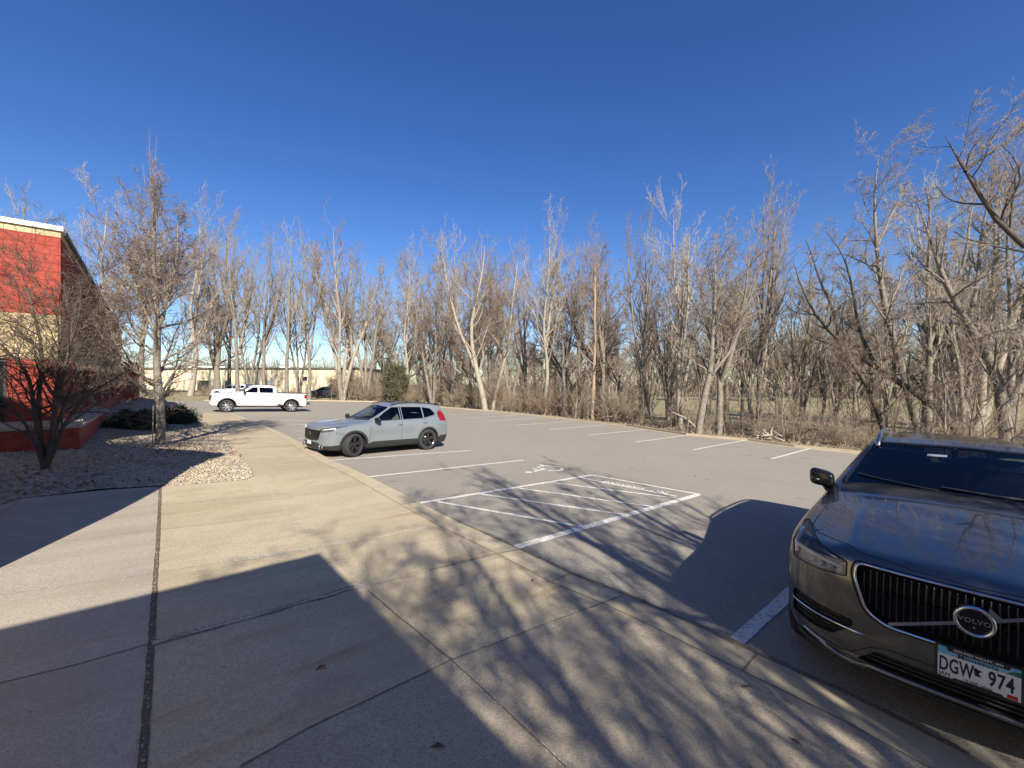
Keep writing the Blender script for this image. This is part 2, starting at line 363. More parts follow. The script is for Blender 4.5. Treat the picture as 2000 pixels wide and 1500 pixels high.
# asphalt edge crumble
def lotline(name, L, wd, m, dz=.004, jit=.0, seg=.25):
    out = [L[0]]
    for a, b in zip(L[:-1], L[1:]):
        n = max(1, int(math.hypot(b[0]-a[0], b[1]-a[1])/seg))
        for i in range(1, n+1): out.append((a[0]+(b[0]-a[0])*i/n, a[1]+(b[1]-a[1])*i/n))
    A = offset_line(out, 1); o1, o2 = [], []
    for p, q in zip(out, A):
        d = (q[0]-p[0], q[1]-p[1]); w1 = wd/2*(1+rj.uniform(-jit, jit)); w2 = wd/2*(1+rj.uniform(-jit, jit))
        o1.append((p[0]+d[0]*w1, p[1]+d[1]*w1)); o2.append((p[0]-d[0]*w2, p[1]-d[1]*w2))
    return ribbon(name, o1, o2, lambda x, y: zp(x, y)+dz, lambda x, y: zp(x, y)+dz, m)
lotline('asphalt_seam', [ (p[0]+.03, p[1]+.03) for p in KNw[1:]], .05, M['joint'], dz=.003, jit=.7, seg=.08)
# ---- painted markings
def pl(a, b, wd=.10, dz=.005): lotline('stall_line', [G(*a), G(*b)], wd, M['paint'], dz, jit=.06)
for a, b in [((635,900),(920,880)),((707,933),(1022,899)),((580,830),(660,828)),((575,842),(660,841)),((583,857),(660,853)),((591,875.5),(680,871)),
             ((485,821),(640,822)),((494,830),(640,830)),
             ((873,810),(970,807)),((911,816),(1011,811)),((957,822),(1067,816)),((1008,830.5),(1122.6,822)),((1073,839),(1184,829.6)),
             ((1148,850),(1263.5,838.6)),((1241,863.5),(1350.5,849)),((1355,878.5),(1457,859.6)),((1506.5,896.5),(1592,873.4))]: pl(a, b, .10)
pl((818,983),(1157,928), .11); pl((1155,928),(1367,966), .10, .0055); pl((1008,1069),(1365,966), .14, .006)
for a, b in [((854,980),(1137.5,1029)),((936,965),(1218,1005)),((1008,953),(1276,990)),((1073,942),(1320,973)),((1132,933),(1322,970))]: pl(a, b, .085, .0045)
a = G(1440,1252); b = G(1535,1166); d = np.array(b)-np.array(a); lotline('stall_line', [a, tuple(np.array(a)+d*4.5)], .125, M['paint'], .005, jit=.08)
def ground_text(body, p, az, size, wscale=1.0):
    cu = bpy.data.curves.new('t', 'FONT'); cu.body = body; cu.size = size; cu.align_x = 'CENTER'; cu.space_character = 1.15; cu.offset = size*.03
    t = bpy.data.objects.new('t', cu); C.link(t); dg = bpy.context.evaluated_depsgraph_get(); me = bpy.data.meshes.new_from_object(t.evaluated_get(dg))
    bpy.data.objects.remove(t); bpy.data.curves.remove(cu)
    x = Vector((math.sin(R(az)), math.cos(R(az)))); y = Vector((-x.y, x.x))
    for v in me.vertices:
        q = Vector(p)+x*v.co.x*wscale+y*v.co.y; v.co = (q.x, q.y, zp(q.x, q.y)+.0065)
    me.materials.clear(); me.materials.append(M['paint']); return me
e1 = G(1160,930); e2 = G(1367,966); azt = math.degrees(math.atan2(e1[0]-e2[0], e1[1]-e2[1]))
c = np.array(G(1241,950.5)); 
me = ground_text('NO  PARKING', tuple(c), azt, .36, .60); o = bpy.data.objects.new('painted_words', me); C.link(o); tag(o, kind='structure')
# wheelchair symbol
def wheelchair(p, az, s):
    x = np.array([math.sin(R(az)), math.cos(R(az))]); y = np.array([-x[1], x[0]])   # y = up in the symbol
    def W(a, b): q = np.array(p)+x*a*s+y*b*s; return (q[0], q[1], zp(*q)+.0065)
    V = []; F = []
    def strip(pts, wd):
        pts = [np.array(q, float) for q in pts]
        for i, q in enumerate(pts):
            t = pts[min(i+1, len(pts)-1)]-pts[max(i-1, 0)]; t /= np.linalg.norm(t); nn = np.array([-t[1], t[0]])*wd/2
            V.append(W(*(q+nn))); V.append(W(*(q-nn)))
            if i: k = len(V); F.append((k-4, k-3, k-1, k-2))
    strip([(.30*math.cos(t)-.05, .30*math.sin(t)-.2) for t in np.linspace(R(125), R(385), 26)], .085)
    strip([(-.12,.42),(-.06,-.02)], .10); strip([(-.08,.2),(.16,.19)], .07); strip([(-.06,0.0),(.2,-.02),(.34,-.36),(.46,-.33)], .085)
    k = len(V); V.append(W(-.13, .58))
    for i in range(14): V.append(W(-.13+.085*math.cos(i*2*math.pi/14), .58+.085*math.sin(i*2*math.pi/14)))
    F.extend((k, k+1+i, k+1+(i+1) % 14) for i in range(14))
    o = mesh('painted_wheelchair_symbol', V, F, M['paint']); tag(o, kind='structure')
wheelchair(G(1060,916), 139+180, 1.15)
# far kerb
KFo = offset_line(KFw, -.16); KFi = offset_line(KFw, .16)
zk = lambda x, y: zp(x, y)+.11
sgn = 1
kb = MB()
V = []; n = len(KFw)
FA = offset_line(KFw, 0); FB = offset_line(KFw, .17)
if seg_dist([FB[6]], [(0, 10), (1, 10)])[0] < seg_dist([FA[6]], [(0, 10), (1, 10)])[0]: FB = offset_line(KFw, -.17)
for a, b in zip(FA, FB): V += [(a[0],a[1],zp(*a)-.05),(a[0],a[1],zk(*a)),(b[0],b[1],zk(*b)),(b[0],b[1],zp(*b)-.3)]
F = [(4*i+k, 4*i+k+1, 4*i+k+5, 4*i+k+4) for i in range(n-1) for k in range(3)]
o = mesh('kerb', V, F, M['kerb']); tag(o, kind='structure')
# concrete gutter in front of the far kerb
sg = 1 if FB[6][1] > FA[6][1] else -1
GI = offset_line(KFw, (-.35 if seg_dist([offset_line(KFw, .35)[6]], [FB[6], FB[6]])[0] < .3 else .35))
ribbon('gutter', FA, GI, lambda x, y: zp(x, y)+.004, lambda x, y: zp(x, y)+.003, M['kerb'])
# ---- gravel bed
bl1 = (np.array(GRw[0]), np.array(GRw[-1])); bl2 = (np.array(LGb[0]), np.array(LGb[3]))
def bed_h(x, y):
    d = seg_dist([(x, y)], GRw+[ext(GRw[-1], -41, 14)])[0]; d2 = seg_dist([(x, y)], [GRw[0]]+LGb)[0]; d = min(d, d2)
    return -.005+.42*float(sstep(-.6, 5.5, d))+.02*math.sin(x*3.1)*math.sin(y*2.7)
def zb(x, y): return zs(x, y)+bed_h(x, y)
def Gb(px, py):
    p = Gs(px, py)
    for _ in range(14):
        q = G(px, py, zb(*p)-zp(*p)); p = (p[0]*.5+q[0]*.5, p[1]*.5+q[1]*.5)
    return p
bed = [GRw[0]] + [tuple(EJw[0])] + LGb + [(-20, 4), (-34, 22), (-34, 34), ext(GRw[-1], -41, 14)] + GRw[:0:-1]
sheet('gravel_bed', bed, zb, M['gravel'], list(np.arange(3.5, 32, .5)), list(np.arange(-34, -5, .5)))
def stones(name, pts, rr, seed, m, zf):
    rs = np.random.RandomState(seed); n = len(pts)
    base = np.array([(1,0,0),(0,1,0),(-1,0,0),(0,-1,0),(0,0,1),(0,0,-1)], float)
    fc = np.array([(0,1,4),(1,2,4),(2,3,4),(3,0,4),(1,0,5),(2,1,5),(3,2,5),(0,3,5)])
    V = base[None]*(1+rs.uniform(-.35, .35, (n, 6, 1)))*np.array(rr)[:, None, None]*np.stack([rs.uniform(.9,1.7,n), rs.uniform(.7,1.1,n), rs.uniform(.4,.7,n)], 1)[:, None, :]
    a = rs.uniform(0, 6.28, n); ca, sa = np.cos(a)[:, None], np.sin(a)[:, None]
    x = V[:,:,0]*ca-V[:,:,1]*sa; y = V[:,:,0]*sa+V[:,:,1]*ca
    tilt = rs.uniform(-.5, .5, (n, 1)); z = V[:,:,2]+x*tilt
    z0 = np.array([zf(p[0], p[1]) for p in pts])[:, None]
    V = np.stack([x+np.array(pts)[:, :1], y+np.array(pts)[:, 1:2], z+z0], 2).reshape(-1, 3)
    F = (fc[None]+6*np.arange(n)[:, None, None]).reshape(-1, 3)
    return quads(name, V, F, m, smooth=False)
rs = np.random.RandomState(3)
P = np.stack([rs.uniform(-20, -5, 120000), rs.uniform(4, 24, 120000)], 1)
P = P[inside(P, bed)]; u = P[:,0]/P[:,1]; P = P[(u > -1.35)]
keep = rs.rand(len(P)) < np.clip((9/np.hypot(P[:,0], P[:,1]))**2*1.6, .15, 1); P = P[keep][:34000]
o = stones('gravel_stones', P, rs.uniform(.013, .034, len(P)), 5, M['stone'], zb); tag(o, 'loose pale river stones covering the planting bed', 'gravel', kind='stuff')
rl = np.random.RandomState(31); P = np.stack([rl.uniform(-16, -6, 9000), rl.uniform(5, 18, 9000)], 1); P = P[inside(P, bed)]; P = P[(np.sin(P[:,0]*1.3)+np.cos(P[:,1]*1.7)+rl.normal(0,.8,len(P))) > .9][:1700]
zl = np.array([zb(*p) for p in P])+.03; c = np.stack([P[:,0], P[:,1], zl], 1); n = len(c)
a_ = rl.normal(size=(n,3))*np.array([1,1,.35]); a_ /= np.linalg.norm(a_, axis=1, keepdims=True); b_ = np.cross(a_, rl.normal(size=(n,3))*np.array([.3,.3,1])); b_ /= np.linalg.norm(b_, axis=1, keepdims=True); s_ = rl.uniform(.015,.035,(n,1))
V = np.stack([c-a_*s_*1.5, c+b_*s_, c+a_*s_*1.5, c-b_*s_], 1).reshape(-1,3)
M['litter'] = mat('bed_leaf', (.20,.12,.06), .85, noise=[(3,.7,(.33,.22,.12),{})])
o = quads('bed_leaf_litter', V, np.arange(n*4).reshape(-1,4), M['litter'], smooth=False); tag(o, 'dry brown leaves caught between the stones of the bed', 'leaves', kind='stuff')
P = []
for a, b in zip(EJw[:-1], EJw[1:]):
    L = math.hypot(b[0]-a[0], b[1]-a[1])
    for _ in range(int(L*44)):
        t = rj.random(); P.append((a[0]+(b[0]-a[0])*t+rj.uniform(-.014,.014), a[1]+(b[1]-a[1])*t+rj.uniform(-.014,.014)))
P = [p for p in P if p[1] > 1]
o = stones('joint_pebbles', P, np.random.RandomState(2).uniform(.004, .010, len(P)), 6, M['stone'], lambda x, y: zs(x, y)+.002); tag(o, 'pebbles packed in the long open paving joint', 'gravel', kind='stuff')
# pebbles and debris strewn on the paving
P = []
for _ in range(420):
    p = (rj.uniform(-9, 3), rj.uniform(2, 12))
    if inside([p], side_far)[0] or inside([p], walk_left)[0]: P.append(p)
for a, b in [((420,1100),(835,1030)),((298,1256),(720,1141)),((700,1138),(722,1152))]:
    A_, B_ = Gs(*a), Gs(*b)
    for _ in range(260): t = rj.random(); P.append((A_[0]+(B_[0]-A_[0])*t+rj.gauss(0,.03), A_[1]+(B_[1]-A_[1])*t+rj.gauss(0,.03)))
o = stones('scattered_pebbles', P, np.random.RandomState(8).uniform(.004, .010, len(P)), 9, M['stone'], lambda x, y: zs(x, y)+.003); tag(o, 'tiny pale pebbles strewn over the sidewalk', 'gravel', kind='stuff')
M['dead_leaf'] = mat('dead_leaf', (.09,.055,.03), .8)
def leaf(p, zf, s, az):
    x = Vector((math.sin(az), math.cos(az), 0)); y = Vector((-x.y, x.x, 0)); c = Vector((p[0], p[1], zf(*p)+.006))
    V = [c+x*s, c+y*s*.4+Vector((0,0,s*.3)), c-x*s, c-y*s*.4+Vector((0,0,s*.25)), c+Vector((0,0,.004))]
    return mesh('dead_leaf', V, [(0,1,4),(1,2,4),(2,3,4),(3,0,4)], M['dead_leaf'])
for i, (px, py, zf, lb) in enumerate([(1040,1135,zs,'dark curled leaf on the concrete near the kerb ramp'),(1456,1343,zs,'dry leaf on the concrete in front of the dark SUV'),(1554,1450,zs,'small brown leaf near the bottom edge on the dappled concrete'),
     (627,1305,zs,'small leaf on the shaded concrete slab'),(1234,913,zp,'dark leaf lying alone beyond the hatched aisle'),(1018,915,zp,'dark leaf beside the wheelchair symbol'),(855,1460,zs,'curled leaf in the shade at the bottom of the picture'),
     (1357,930,zp,'dark leaf on asphalt to the right of the painted words'),(928,911,zp,'tiny leaf touching the stall line left of the wheelchair symbol')]):
    p = (Gs if zf is zs else G)(px, py); o = leaf(p, zf, .035 if i < 3 else .045, i*1.3); tag(o, lb, 'leaf', 'dead leaves on the ground')
# ------------------------------------------------------------------ buildings
def block_mat(name, bands, bs=.2, bl=.41, rz=0.):
    """split-face block: colour chosen by height bands, mortar grid as bump"""
    m = bpy.data.materials.new(name); m.use_nodes = True; t = m.node_tree; n = t.nodes; l = t.links
    b = n['Principled BSDF']; b.inputs['Roughness'].default_value = .9
    tc = n.new('ShaderNodeTexCoord'); uv = tc.outputs['UV']
    br = n.new('ShaderNodeTexBrick'); br.inputs['Scale'].default_value = 1; br.inputs['Brick Width'].default_value = bl; br.inputs['Row Height'].default_value = bs
    br.inputs['Mortar Size'].default_value = .007; l.new(uv, br.inputs['Vector'])
    br.inputs['Color1'].default_value = (1,1,1,1); br.inputs['Color2'].default_value = (.86,.86,.86,1); br.inputs['Mortar'].default_value = (.58,.56,.54,1)
    nz = n.new('ShaderNodeTexNoise'); nz.inputs['Scale'].default_value = 9; nz.inputs['Detail'].default_value = 8; l.new(tc.outputs['Object'], nz.inputs['Vector'])
    mr = n.new('ShaderNodeMapRange'); mr.inputs[1].default_value = .3; mr.inputs[2].default_value = .7; mr.inputs[3].default_value = .72; mr.inputs[4].default_value = 1.12; l.new(nz.outputs['Fac'], mr.inputs[0])
    b.inputs['Base Color'].default_value = (*bands, 1)
    m1 = n.new('ShaderNodeMixRGB'); m1.blend_type = 'MULTIPLY'; m1.inputs[0].default_value = 1; m1.inputs[1].default_value = (*bands, 1); l.new(br.outputs['Color'], m1.inputs[2])
    m2 = n.new('ShaderNodeMixRGB'); m2.blend_type = 'MULTIPLY'; m2.inputs[0].default_value = 1; l.new(m1.outputs[0], m2.inputs[1]); l.new(mr.outputs[0], m2.inputs[2])
    l.new(m2.outputs[0], b.inputs['Base Color'])
    bp = n.new('ShaderNodeBump'); bp.inputs['Strength'].default_value = .8; bp.inputs['Distance'].default_value = .03; l.new(nz.outputs['Fac'], bp.inputs['Height'])
    bp2 = n.new('ShaderNodeBump'); bp2.inputs['Strength'].default_value = .6; bp2.inputs['Distance'].default_value = .02; l.new(br.outputs['Fac'], bp2.inputs['Height']); bp2.invert = True
    l.new(bp.outputs[0], bp2.inputs['Normal']); l.new(bp2.outputs[0], b.inputs['Normal'])
    return m
M['red'] = block_mat('red_block', (.37,.062,.038)); M['cream'] = block_mat('cream_block', (.62,.49,.27))
M['cap'] = mat('white_cap_metal', (.72,.70,.64), .5); M['fascia'] = mat('dark_fascia', (.12,.125,.13), .5)
M['winglass'] = mat('building_glass', (.015,.018,.022), .05, spec=.8); M['frame_dark'] = mat('window_frame', (.06,.055,.05), .4)
M['sill'] = mat('sill_block', (.42,.38,.29), .9, noise=[(12,.5,(.3,.26,.18),{})], bump=(30,.6,.02))
def wall_panel(mb, p, q, z0, z1, th, n_in):
    """vertical slab from p to q, thickness th to the inside"""
    mb.obox((p[0], p[1], z0), (q[0]-p[0], q[1]-p[1], 0), (n_in[0]*th, n_in[1]*th, 0), (0, 0, z1-z0))
def uv_box(o):
    me = o.data; uvl = me.uv_layers.new(name='UV')
    for p in me.polygons:
        nn = p.normal
        tx = Vector((-nn.y, nn.x, 0)); tx = tx.normalized() if tx.length > .1 else Vector((1,0,0))
        for li in p.loop_indices:
            v = me.vertices[me.loops[li].vertex_index].co; uvl.data[li].uv = (v.dot(tx), v.z if abs(nn.z) < .9 else v.y)
BC = np.array([-10.56, 9.70]); dR_ = np.array([math.sin(R(-41)), math.cos(R(-41))]); dLf = np.array([math.sin(R(229)), math.cos(R(229))])
nR = -np.array([dR_[1], -dR_[0]])   # inward normal of the right wall (to the left)
if nR@np.array([-1, 0]) < 0: nR = -nR
nL = dR_
bld = empty('red_store_building', 'red and cream split-face block building with white roof edge at the left side', 'building', (BC[0], BC[1], -1.5))
def B_(mb, name, m, bevel=0, parent=bld, uv=False):
    o = mb.build(name, m, None); 
    if uv: uv_box(o)
    o.parent = parent; o.matrix_parent_inverse = Matrix.Translation(-Vector(parent.location)) if parent.parent is None else Matrix.Identity(4)
    if bevel: b = o.modifiers.new('b', 'BEVEL'); b.width = bevel; b.segments = 2
    return o
LEN_R, LEN_L, TH = 26.0, 9.0, .3
def ring_wall(z0, z1, out=0.):
    mb = MB()
    c = BC - nR*out - nL*out
    wall_panel(mb, c, c+dLf*(LEN_L+out), z0, z1, TH, nL)               # left face looking at the lot
    c2 = c+dR_*TH
    wall_panel(mb, c2, c2+dR_*LEN_R, z0, z1, TH, nR)
    return mb
zc = BC[1]/FPX
Zb = lambda py: -(py-750)*zc
B_(ring_wall(Zb(702), Zb(617)), 'cream_band', M['cream'], uv=True)
B_(ring_wall(Zb(617), Zb(464)), 'upper_wall', M['red'], uv=True)
B_(ring_wall(Zb(464), Zb(452)), 'cream_course', M['cream'], uv=True)
# lower wall with window openings on the receding face: built from piers and spandrels
low = MB(); zl0, zl1 = -1.9, Zb(702)
wall_panel(low, BC, BC+dLf*.80, zl0, zl1, TH, nL); wall_panel(low, BC+dLf*3.4, BC+dLf*LEN_L, zl0, zl1, TH, nL)
wall_panel(low, BC+dLf*.80, BC+dLf*3.4, zl0, Zb(838), TH, nL)
cR = BC+dR_*TH; wins = [(3.0+i*4.2, 5.6+i*4.2) for i in range(5)]; s0 = 0
for a, b in wins:
    wall_panel(low, cR+dR_*s0, cR+dR_*a, zl0, zl1, TH, nR); wall_panel(low, cR+dR_*a, cR+dR_*b, zl0, -.75, TH, nR); s0 = b
wall_panel(low, cR+dR_*s0, cR+dR_*LEN_R, zl0, zl1, TH, nR)
B_(low, 'lower_wall', M['red'], uv=True)
for a, b in wins:
    wf = MB(); c = cR+nR*.10
    for s_, e_, z0, z1 in ((a, a+.07, -.75, zl1), (b-.07, b, -.75, zl1), (a+.07, b-.07, -.75, -.68), (a+.07, b-.07, zl1-.07, zl1), ((a+b)/2-.03, (a+b)/2+.03, -.68, zl1-.07)):
        wall_panel(wf, c+dR_*s_, c+dR_*e_, z0, z1, .07, nR)
    f = B_(wf, 'window_frame', M['frame_dark']); g = MB(); wall_panel(g, c+nR*.03+dR_*(a+.05), c+nR*.03+dR_*(b-.05), -.72, zl1-.04, .012, nR); B_(g, 'window_pane', M['winglass'])
g = MB(); wall_panel(g, BC+nL*.12+dLf*.80, BC+nL*.12+dLf*3.4, Zb(838), zl1, .02, nL); B_(g, 'window_pane', M['winglass'])
wf = MB()
for s_, e_, za, zb_ in ((.80,.87,Zb(838),zl1),(2.34,2.41,Zb(838)+.07,zl1-.07),(3.33,3.4,Zb(838),zl1),(.87,3.33,Zb(838),Zb(838)+.07),(.87,3.33,zl1-.07,zl1)): wall_panel(wf, BC+nL*.06+dLf*s_, BC+nL*.06+dLf*e_, za, zb_, .06, nL)
B_(wf, 'window_frame', M['frame_dark'])
# projecting base course with pale sloping sill
def base_ring(z0, z1, out, in_, top=None):
    mb = MB()
    for (c, d, L, nn) in ((BC-nR*out-nL*out, dLf, LEN_L+out, nL), (BC-nR*out-nL*out+nL*(out-in_), dR_, 8.0, nR)):
        w_ = out-in_
        V = [(*(c), z0), (*(c+d*L), z0), (*(c+d*L+nn*w_), z0), (*(c+nn*w_), z0)]
        zz = z1; zi = top or z1
        V += [(*(c), zz), (*(c+d*L), zz), (*(c+d*L+nn*w_), zi), (*(c+nn*w_), zi)]
        mb.add(V, [(0,3,2,1),(4,5,6,7),(0,1,5,4),(1,2,6,5),(2,3,7,6),(3,0,4,7)])
    return mb
B_(base_ring(-2.0, -1.02, .34, .003), 'base_course', M['red'], uv=True)
B_(base_ring(-1.018, -.96, .37, .004, -.84), 'sill', M['sill'])
# cap
cp = MB(); c = BC-nR*.05-nL*.05
wall_panel(cp, c, c+dLf*(LEN_L+.1), Zb(452), Zb(443), TH+.10, nL); B_(cp, 'roof_cap', M['cap'])
cp = MB(); c = BC-nR*.07+dR_*(TH+.075); wall_panel(cp, c, c+dR_*(LEN_R+.1), Zb(452)+.01, Zb(444), TH+.10, nR)
B_(cp, 'roof_edge', M['fascia'])
rf = MB(); P4 = [BC+dLf*LEN_L+nL*.3, BC+nL*.3+nR*.3, BC+dR_*LEN_R+nR*.3, BC+dR_*LEN_R+dLf*LEN_L]
rf.add([(*p, Zb(454)) for p in P4]+[(*p, Zb(454)-.2) for p in P4], [(0,1,2,3),(7,6,5,4),(2,3,7,6),(3,0,4,7)]); B_(rf, 'roof', M['fascia'])
en = MB(); a = BC+dR_*(LEN_R+TH); wall_panel(en, a, a+nR*8, -1.9, Zb(452), .3, -dR_); B_(en, 'end_wall', M['red'], uv=True)
# stepped lower wing further along
wg = MB(); a = BC+dR_*(LEN_R+TH+.01)-nR*.8
wall_panel(wg, a, a+dR_*9, -1.9, 1.6, .4, nR); wall_panel(wg, a+nR*.4, a+nR*6, -1.9, 1.6, .3, dR_)
B_(wg, 'far_wing', M['red'], uv=True)
# ---- unseen behind the photographer: fin wall shaped for its shadow, and entrance canopy (they cast the two big shadows)
fin = empty('shadow_casting_wall', 'unseen cream block wall shaped to cast a shadow, left behind the viewpoint', 'building', (-6, 1, -2))
tanE = math.tan(R(SUN_EL)); sdir = np.array([math.sin(R(SUN_AZ)), math.cos(R(SUN_AZ))])
def caster(tip, z_tip, h_above):
    return np.array(tip)+sdir*(h_above/tanE)
tip = Gb(437, 885); zt_ = zb(*tip); hf = 5.3
c = caster(tip, zt_, hf); fz = zt_+hf
def fin_top(W, z):
    A = np.array([[dLf[0], -sdir[0]], [dLf[1], -sdir[1]]]); L_, D_ = np.linalg.solve(A, np.array(W)-c); return L_, z+D_*tanE
p1 = fin_top(BC+dLf*.02, -.80); p2 = fin_top(BC+dLf*.76, -.31); sl = (p2[1]-p1[1])/(p2[0]-p1[0])
prof = [(0, fz), p1, p2, (p2[0]+1.5, p2[1]+sl*1.5), (14, p2[1]+sl*1.5)]  # top line shaped so the wall's shadow lands on the store base
for nm, lo, hi, th_, m_ in (('wall', None, -.25, .35, M['cream']), ('roof_cap', -.249, 0, .38, M['cap'])):
    mb = MB(); V = []
    for L_, h_ in prof:
        for o_ in (0, -th_):
            q = c+dLf*L_+nL*o_; V += [(*q, -2.2 if lo is None else h_+lo), (*q, h_+hi)]
    F = []
    for i in range(len(prof)-1):
        a = 4*i; b = a+4; F += [(a, a+1, b+1, b), (a+2, b+2, b+3, a+3), (a+1, a+3, b+3, b+1), (a, b, b+2, a+2)]
    F += [(0, 2, 3, 1), (4*len(prof)-4, 4*len(prof)-3, 4*len(prof)-1, 4*len(prof)-2)]
    mb.add(V, F); B_(mb, nm, m_, parent=fin, uv=(nm == 'wall'))
tp = Gs(625, 1080); hc = 4.1; zc_ = zs(*tp)+hc; cc = np.array(tp)+sdir*(hc/tanE)
can = empty('entrance_canopy', 'flat entrance canopy on block piers behind the viewpoint', 'canopy', (0, -3, -2))
mb = MB(); d2 = -dR_; q = [cc, cc+dLf*11, cc+dLf*11+d2*7, cc+d2*7]
mb.add([(*p, zc_-.001) for p in q]+[(*p, zc_-.5) for p in q], [(0,3,2,1),(4,5,6,7),(0,1,5,4),(1,2,6,5),(2,3,7,6),(3,0,4,7)])
B_(mb, 'canopy_roof', M['cap'], parent=can)
mb = MB(); q = [cc+d2*2.2+dLf*.02, cc+d2*2.2+dLf*15, cc+d2*14+dLf*15, cc+d2*14+dLf*.02]
mb.add([(*p, -2.6) for p in q]+[(*p, zc_-.51) for p in q], [(0,3,2,1),(4,5,6,7),(0,1,5,4),(1,2,6,5),(2,3,7,6),(3,0,4,7)]); B_(mb, 'sky_blocking_wall', M['cream'], parent=can, uv=True)  # unseen block added to shut out sky light and deepen the shade
for (i, j) in ((.6, .3), (5.5, .3), (10, .3)):
    mb = MB(); p = cc+dLf*i+d2*j; mb.obox((*p, -2.2), (*(dLf*.5), 0), (*(d2*.5), 0), (0, 0, zc_-.502+2.2))
    B_(mb, 'pier', M['cream'], parent=can, uv=True)
# ---- warehouse beyond the lot
M['wh'] = mat('warehouse_wall', (.72,.60,.40), .85, noise=[(.4,.3,(.6,.5,.34),{})], bump=(3,.2,.02)); M['wh_dark'] = mat('warehouse_opening', (.03,.032,.035), .3)
M['wh_trim'] = mat('warehouse_roof_trim', (.10,.09,.08), .6)
wy = 76.0; gx = lambda px: (px-1000)/FPX*wy; gz = lambda py: -(py-750)/FPX*wy
wh = empty('warehouse', 'long low cream warehouse with dark roof line behind the white pickup', 'building', (gx(470), wy, -1.5))
def WB(mb, name, m): return B_(mb, name, m, parent=wh)
mb = MB(); mb.box(gx(210), gx(705), wy, wy+26, -3, gz(721)); WB(mb, 'wall', M['wh'])
mb = MB(); mb.box(gx(210)-.2, gx(705)+.2, wy-.25, wy+26.2, gz(721), gz(718)); WB(mb, 'roof', M['wh_trim'])
for b_ in ((300,380,8,14,712),(515,538,5,8,713)): mb = MB(); mb.box(gx(b_[0]), gx(b_[1]), wy+b_[2], wy+b_[3], gz(718)+.01, gz(b_[4])); WB(mb, 'roof_unit', M['cap'])
for x0, x1, y0, y1, k in ((386,408,743,768,0),(512,520,741,752,0),(524,534,741,751,1),(588,600,736,743,0),(440,452,744,756,0),(300,318,746,768,0)):
    mb = MB(); mb.box(gx(x0), gx(x1), wy-.06, wy+.05, gz(y1), gz(y0)); WB(mb, 'loading_door' if y1 > 760 else 'window', M['wh_dark'] if not k else M['cap'])
# ------------------------------------------------------------------ bare trees
M['bark'] = mat('bark_grey', (.22,.19,.15), .9, noise=[(5,.6,(.095,.08,.065),{'lo':.42,'hi':.62}),(14,.5,(.27,.235,.19),{'lo':.52,'hi':.68})], bump=(16,1,.03))
M['bark_pale'] = mat('bark_pale', (.33,.29,.23), .9, noise=[(6,.6,(.22,.19,.15),{}),(20,.4,(.12,.10,.08),{'lo':.55,'hi':.7})], bump=(16,.8,.02))
M['bark_dark'] = mat('bark_dark', (.085,.07,.055), .9, noise=[(7,.6,(.045,.037,.03),{}),(20,.4,(.16,.13,.1),{'lo':.55,'hi':.7})], bump=(16,1,.03))
M['twig'] = mat('twig_grey', (.27,.21,.15), .85, noise=[(1.1,.6,(.19,.155,.12),{'lo':.4,'hi':.6})])
M['twig_pale'] = mat('twig_pale', (.38,.33,.26), .85, noise=[(1.1,.5,(.26,.215,.165),{'lo':.4,'hi':.6})])
M['twig_brown'] = mat('twig_brown', (.26,.19,.14), .85, noise=[(1.1,.5,(.13,.095,.07),{'lo':.4,'hi':.6})])
M['brush'] = mat('brush_stems', (.29,.225,.16), .9, noise=[(1.3,.6,(.16,.12,.085),{'lo':.4,'hi':.6}),(3,.4,(.38,.32,.23),{'lo':.55,'hi':.7})])
M['brush_red'] = mat('brush_stems_reddish', (.28,.19,.135), .9, noise=[(1.3,.6,(.13,.085,.065),{'lo':.4,'hi':.6})])
def unit(v): return v/np.maximum(np.linalg.norm(v, axis=-1, keepdims=True), 1e-9)
def tubes_np(P, Rr, sides):
    """P (B,n,3), Rr (B,n) -> verts, quads"""
    B, n, _ = P.shape
    T = np.empty_like(P); T[:, 1:-1] = P[:, 2:]-P[:, :-2]; T[:, 0] = P[:, 1]-P[:, 0]; T[:, -1] = P[:, -1]-P[:, -2]; T = unit(T)
    ref = np.zeros_like(T); ref[..., 0] = 1.0; ref[np.abs(T[..., 0]) > .8] = (0, 1, 0)
    ref[:] = ref[:, :1]
    e1 = unit(np.cross(T, ref)); e2 = np.cross(T, e1)
    a = np.arange(sides)*2*np.pi/sides
    V = P[:, :, None, :] + Rr[:, :, None, None]*(e1[:, :, None, :]*np.cos(a)[None, None, :, None]+e2[:, :, None, :]*np.sin(a)[None, None, :, None])
    idx = np.arange(B*n*sides).reshape(B, n, sides); nxt = np.roll(idx, -1, 2)
    F = np.stack([idx[:, :-1], nxt[:, :-1], nxt[:, 1:], idx[:, 1:]], -1).reshape(-1, 4)
    return V.reshape(-1, 3), F
def resample(pts, rad, n):
    pts = np.asarray(pts, float); L = np.r_[0, np.cumsum(np.linalg.norm(np.diff(pts, axis=0), axis=1))]; t = np.linspace(0, L[-1], n)
    return np.stack([np.interp(t, L, pts[:, k]) for k in range(3)], 1), np.interp(t, L, rad)
def smooth_path(pts, rad, n, rs, wig):
    P, Rd = resample(pts, rad, n)
    for _ in range(3): P[1:-1] = (P[:-2]+2*P[1:-1]+P[2:])/4
    L = np.linalg.norm(P[-1]-P[0]); nz = rs.normal(0, 1, (n, 3))
    for _ in range(2): nz[1:-1] = (nz[:-2]+nz[1:-1]+nz[2:])/3
    nz[0] = 0; P += nz*wig*L*np.array([1, 1, .3]); return P, Rd
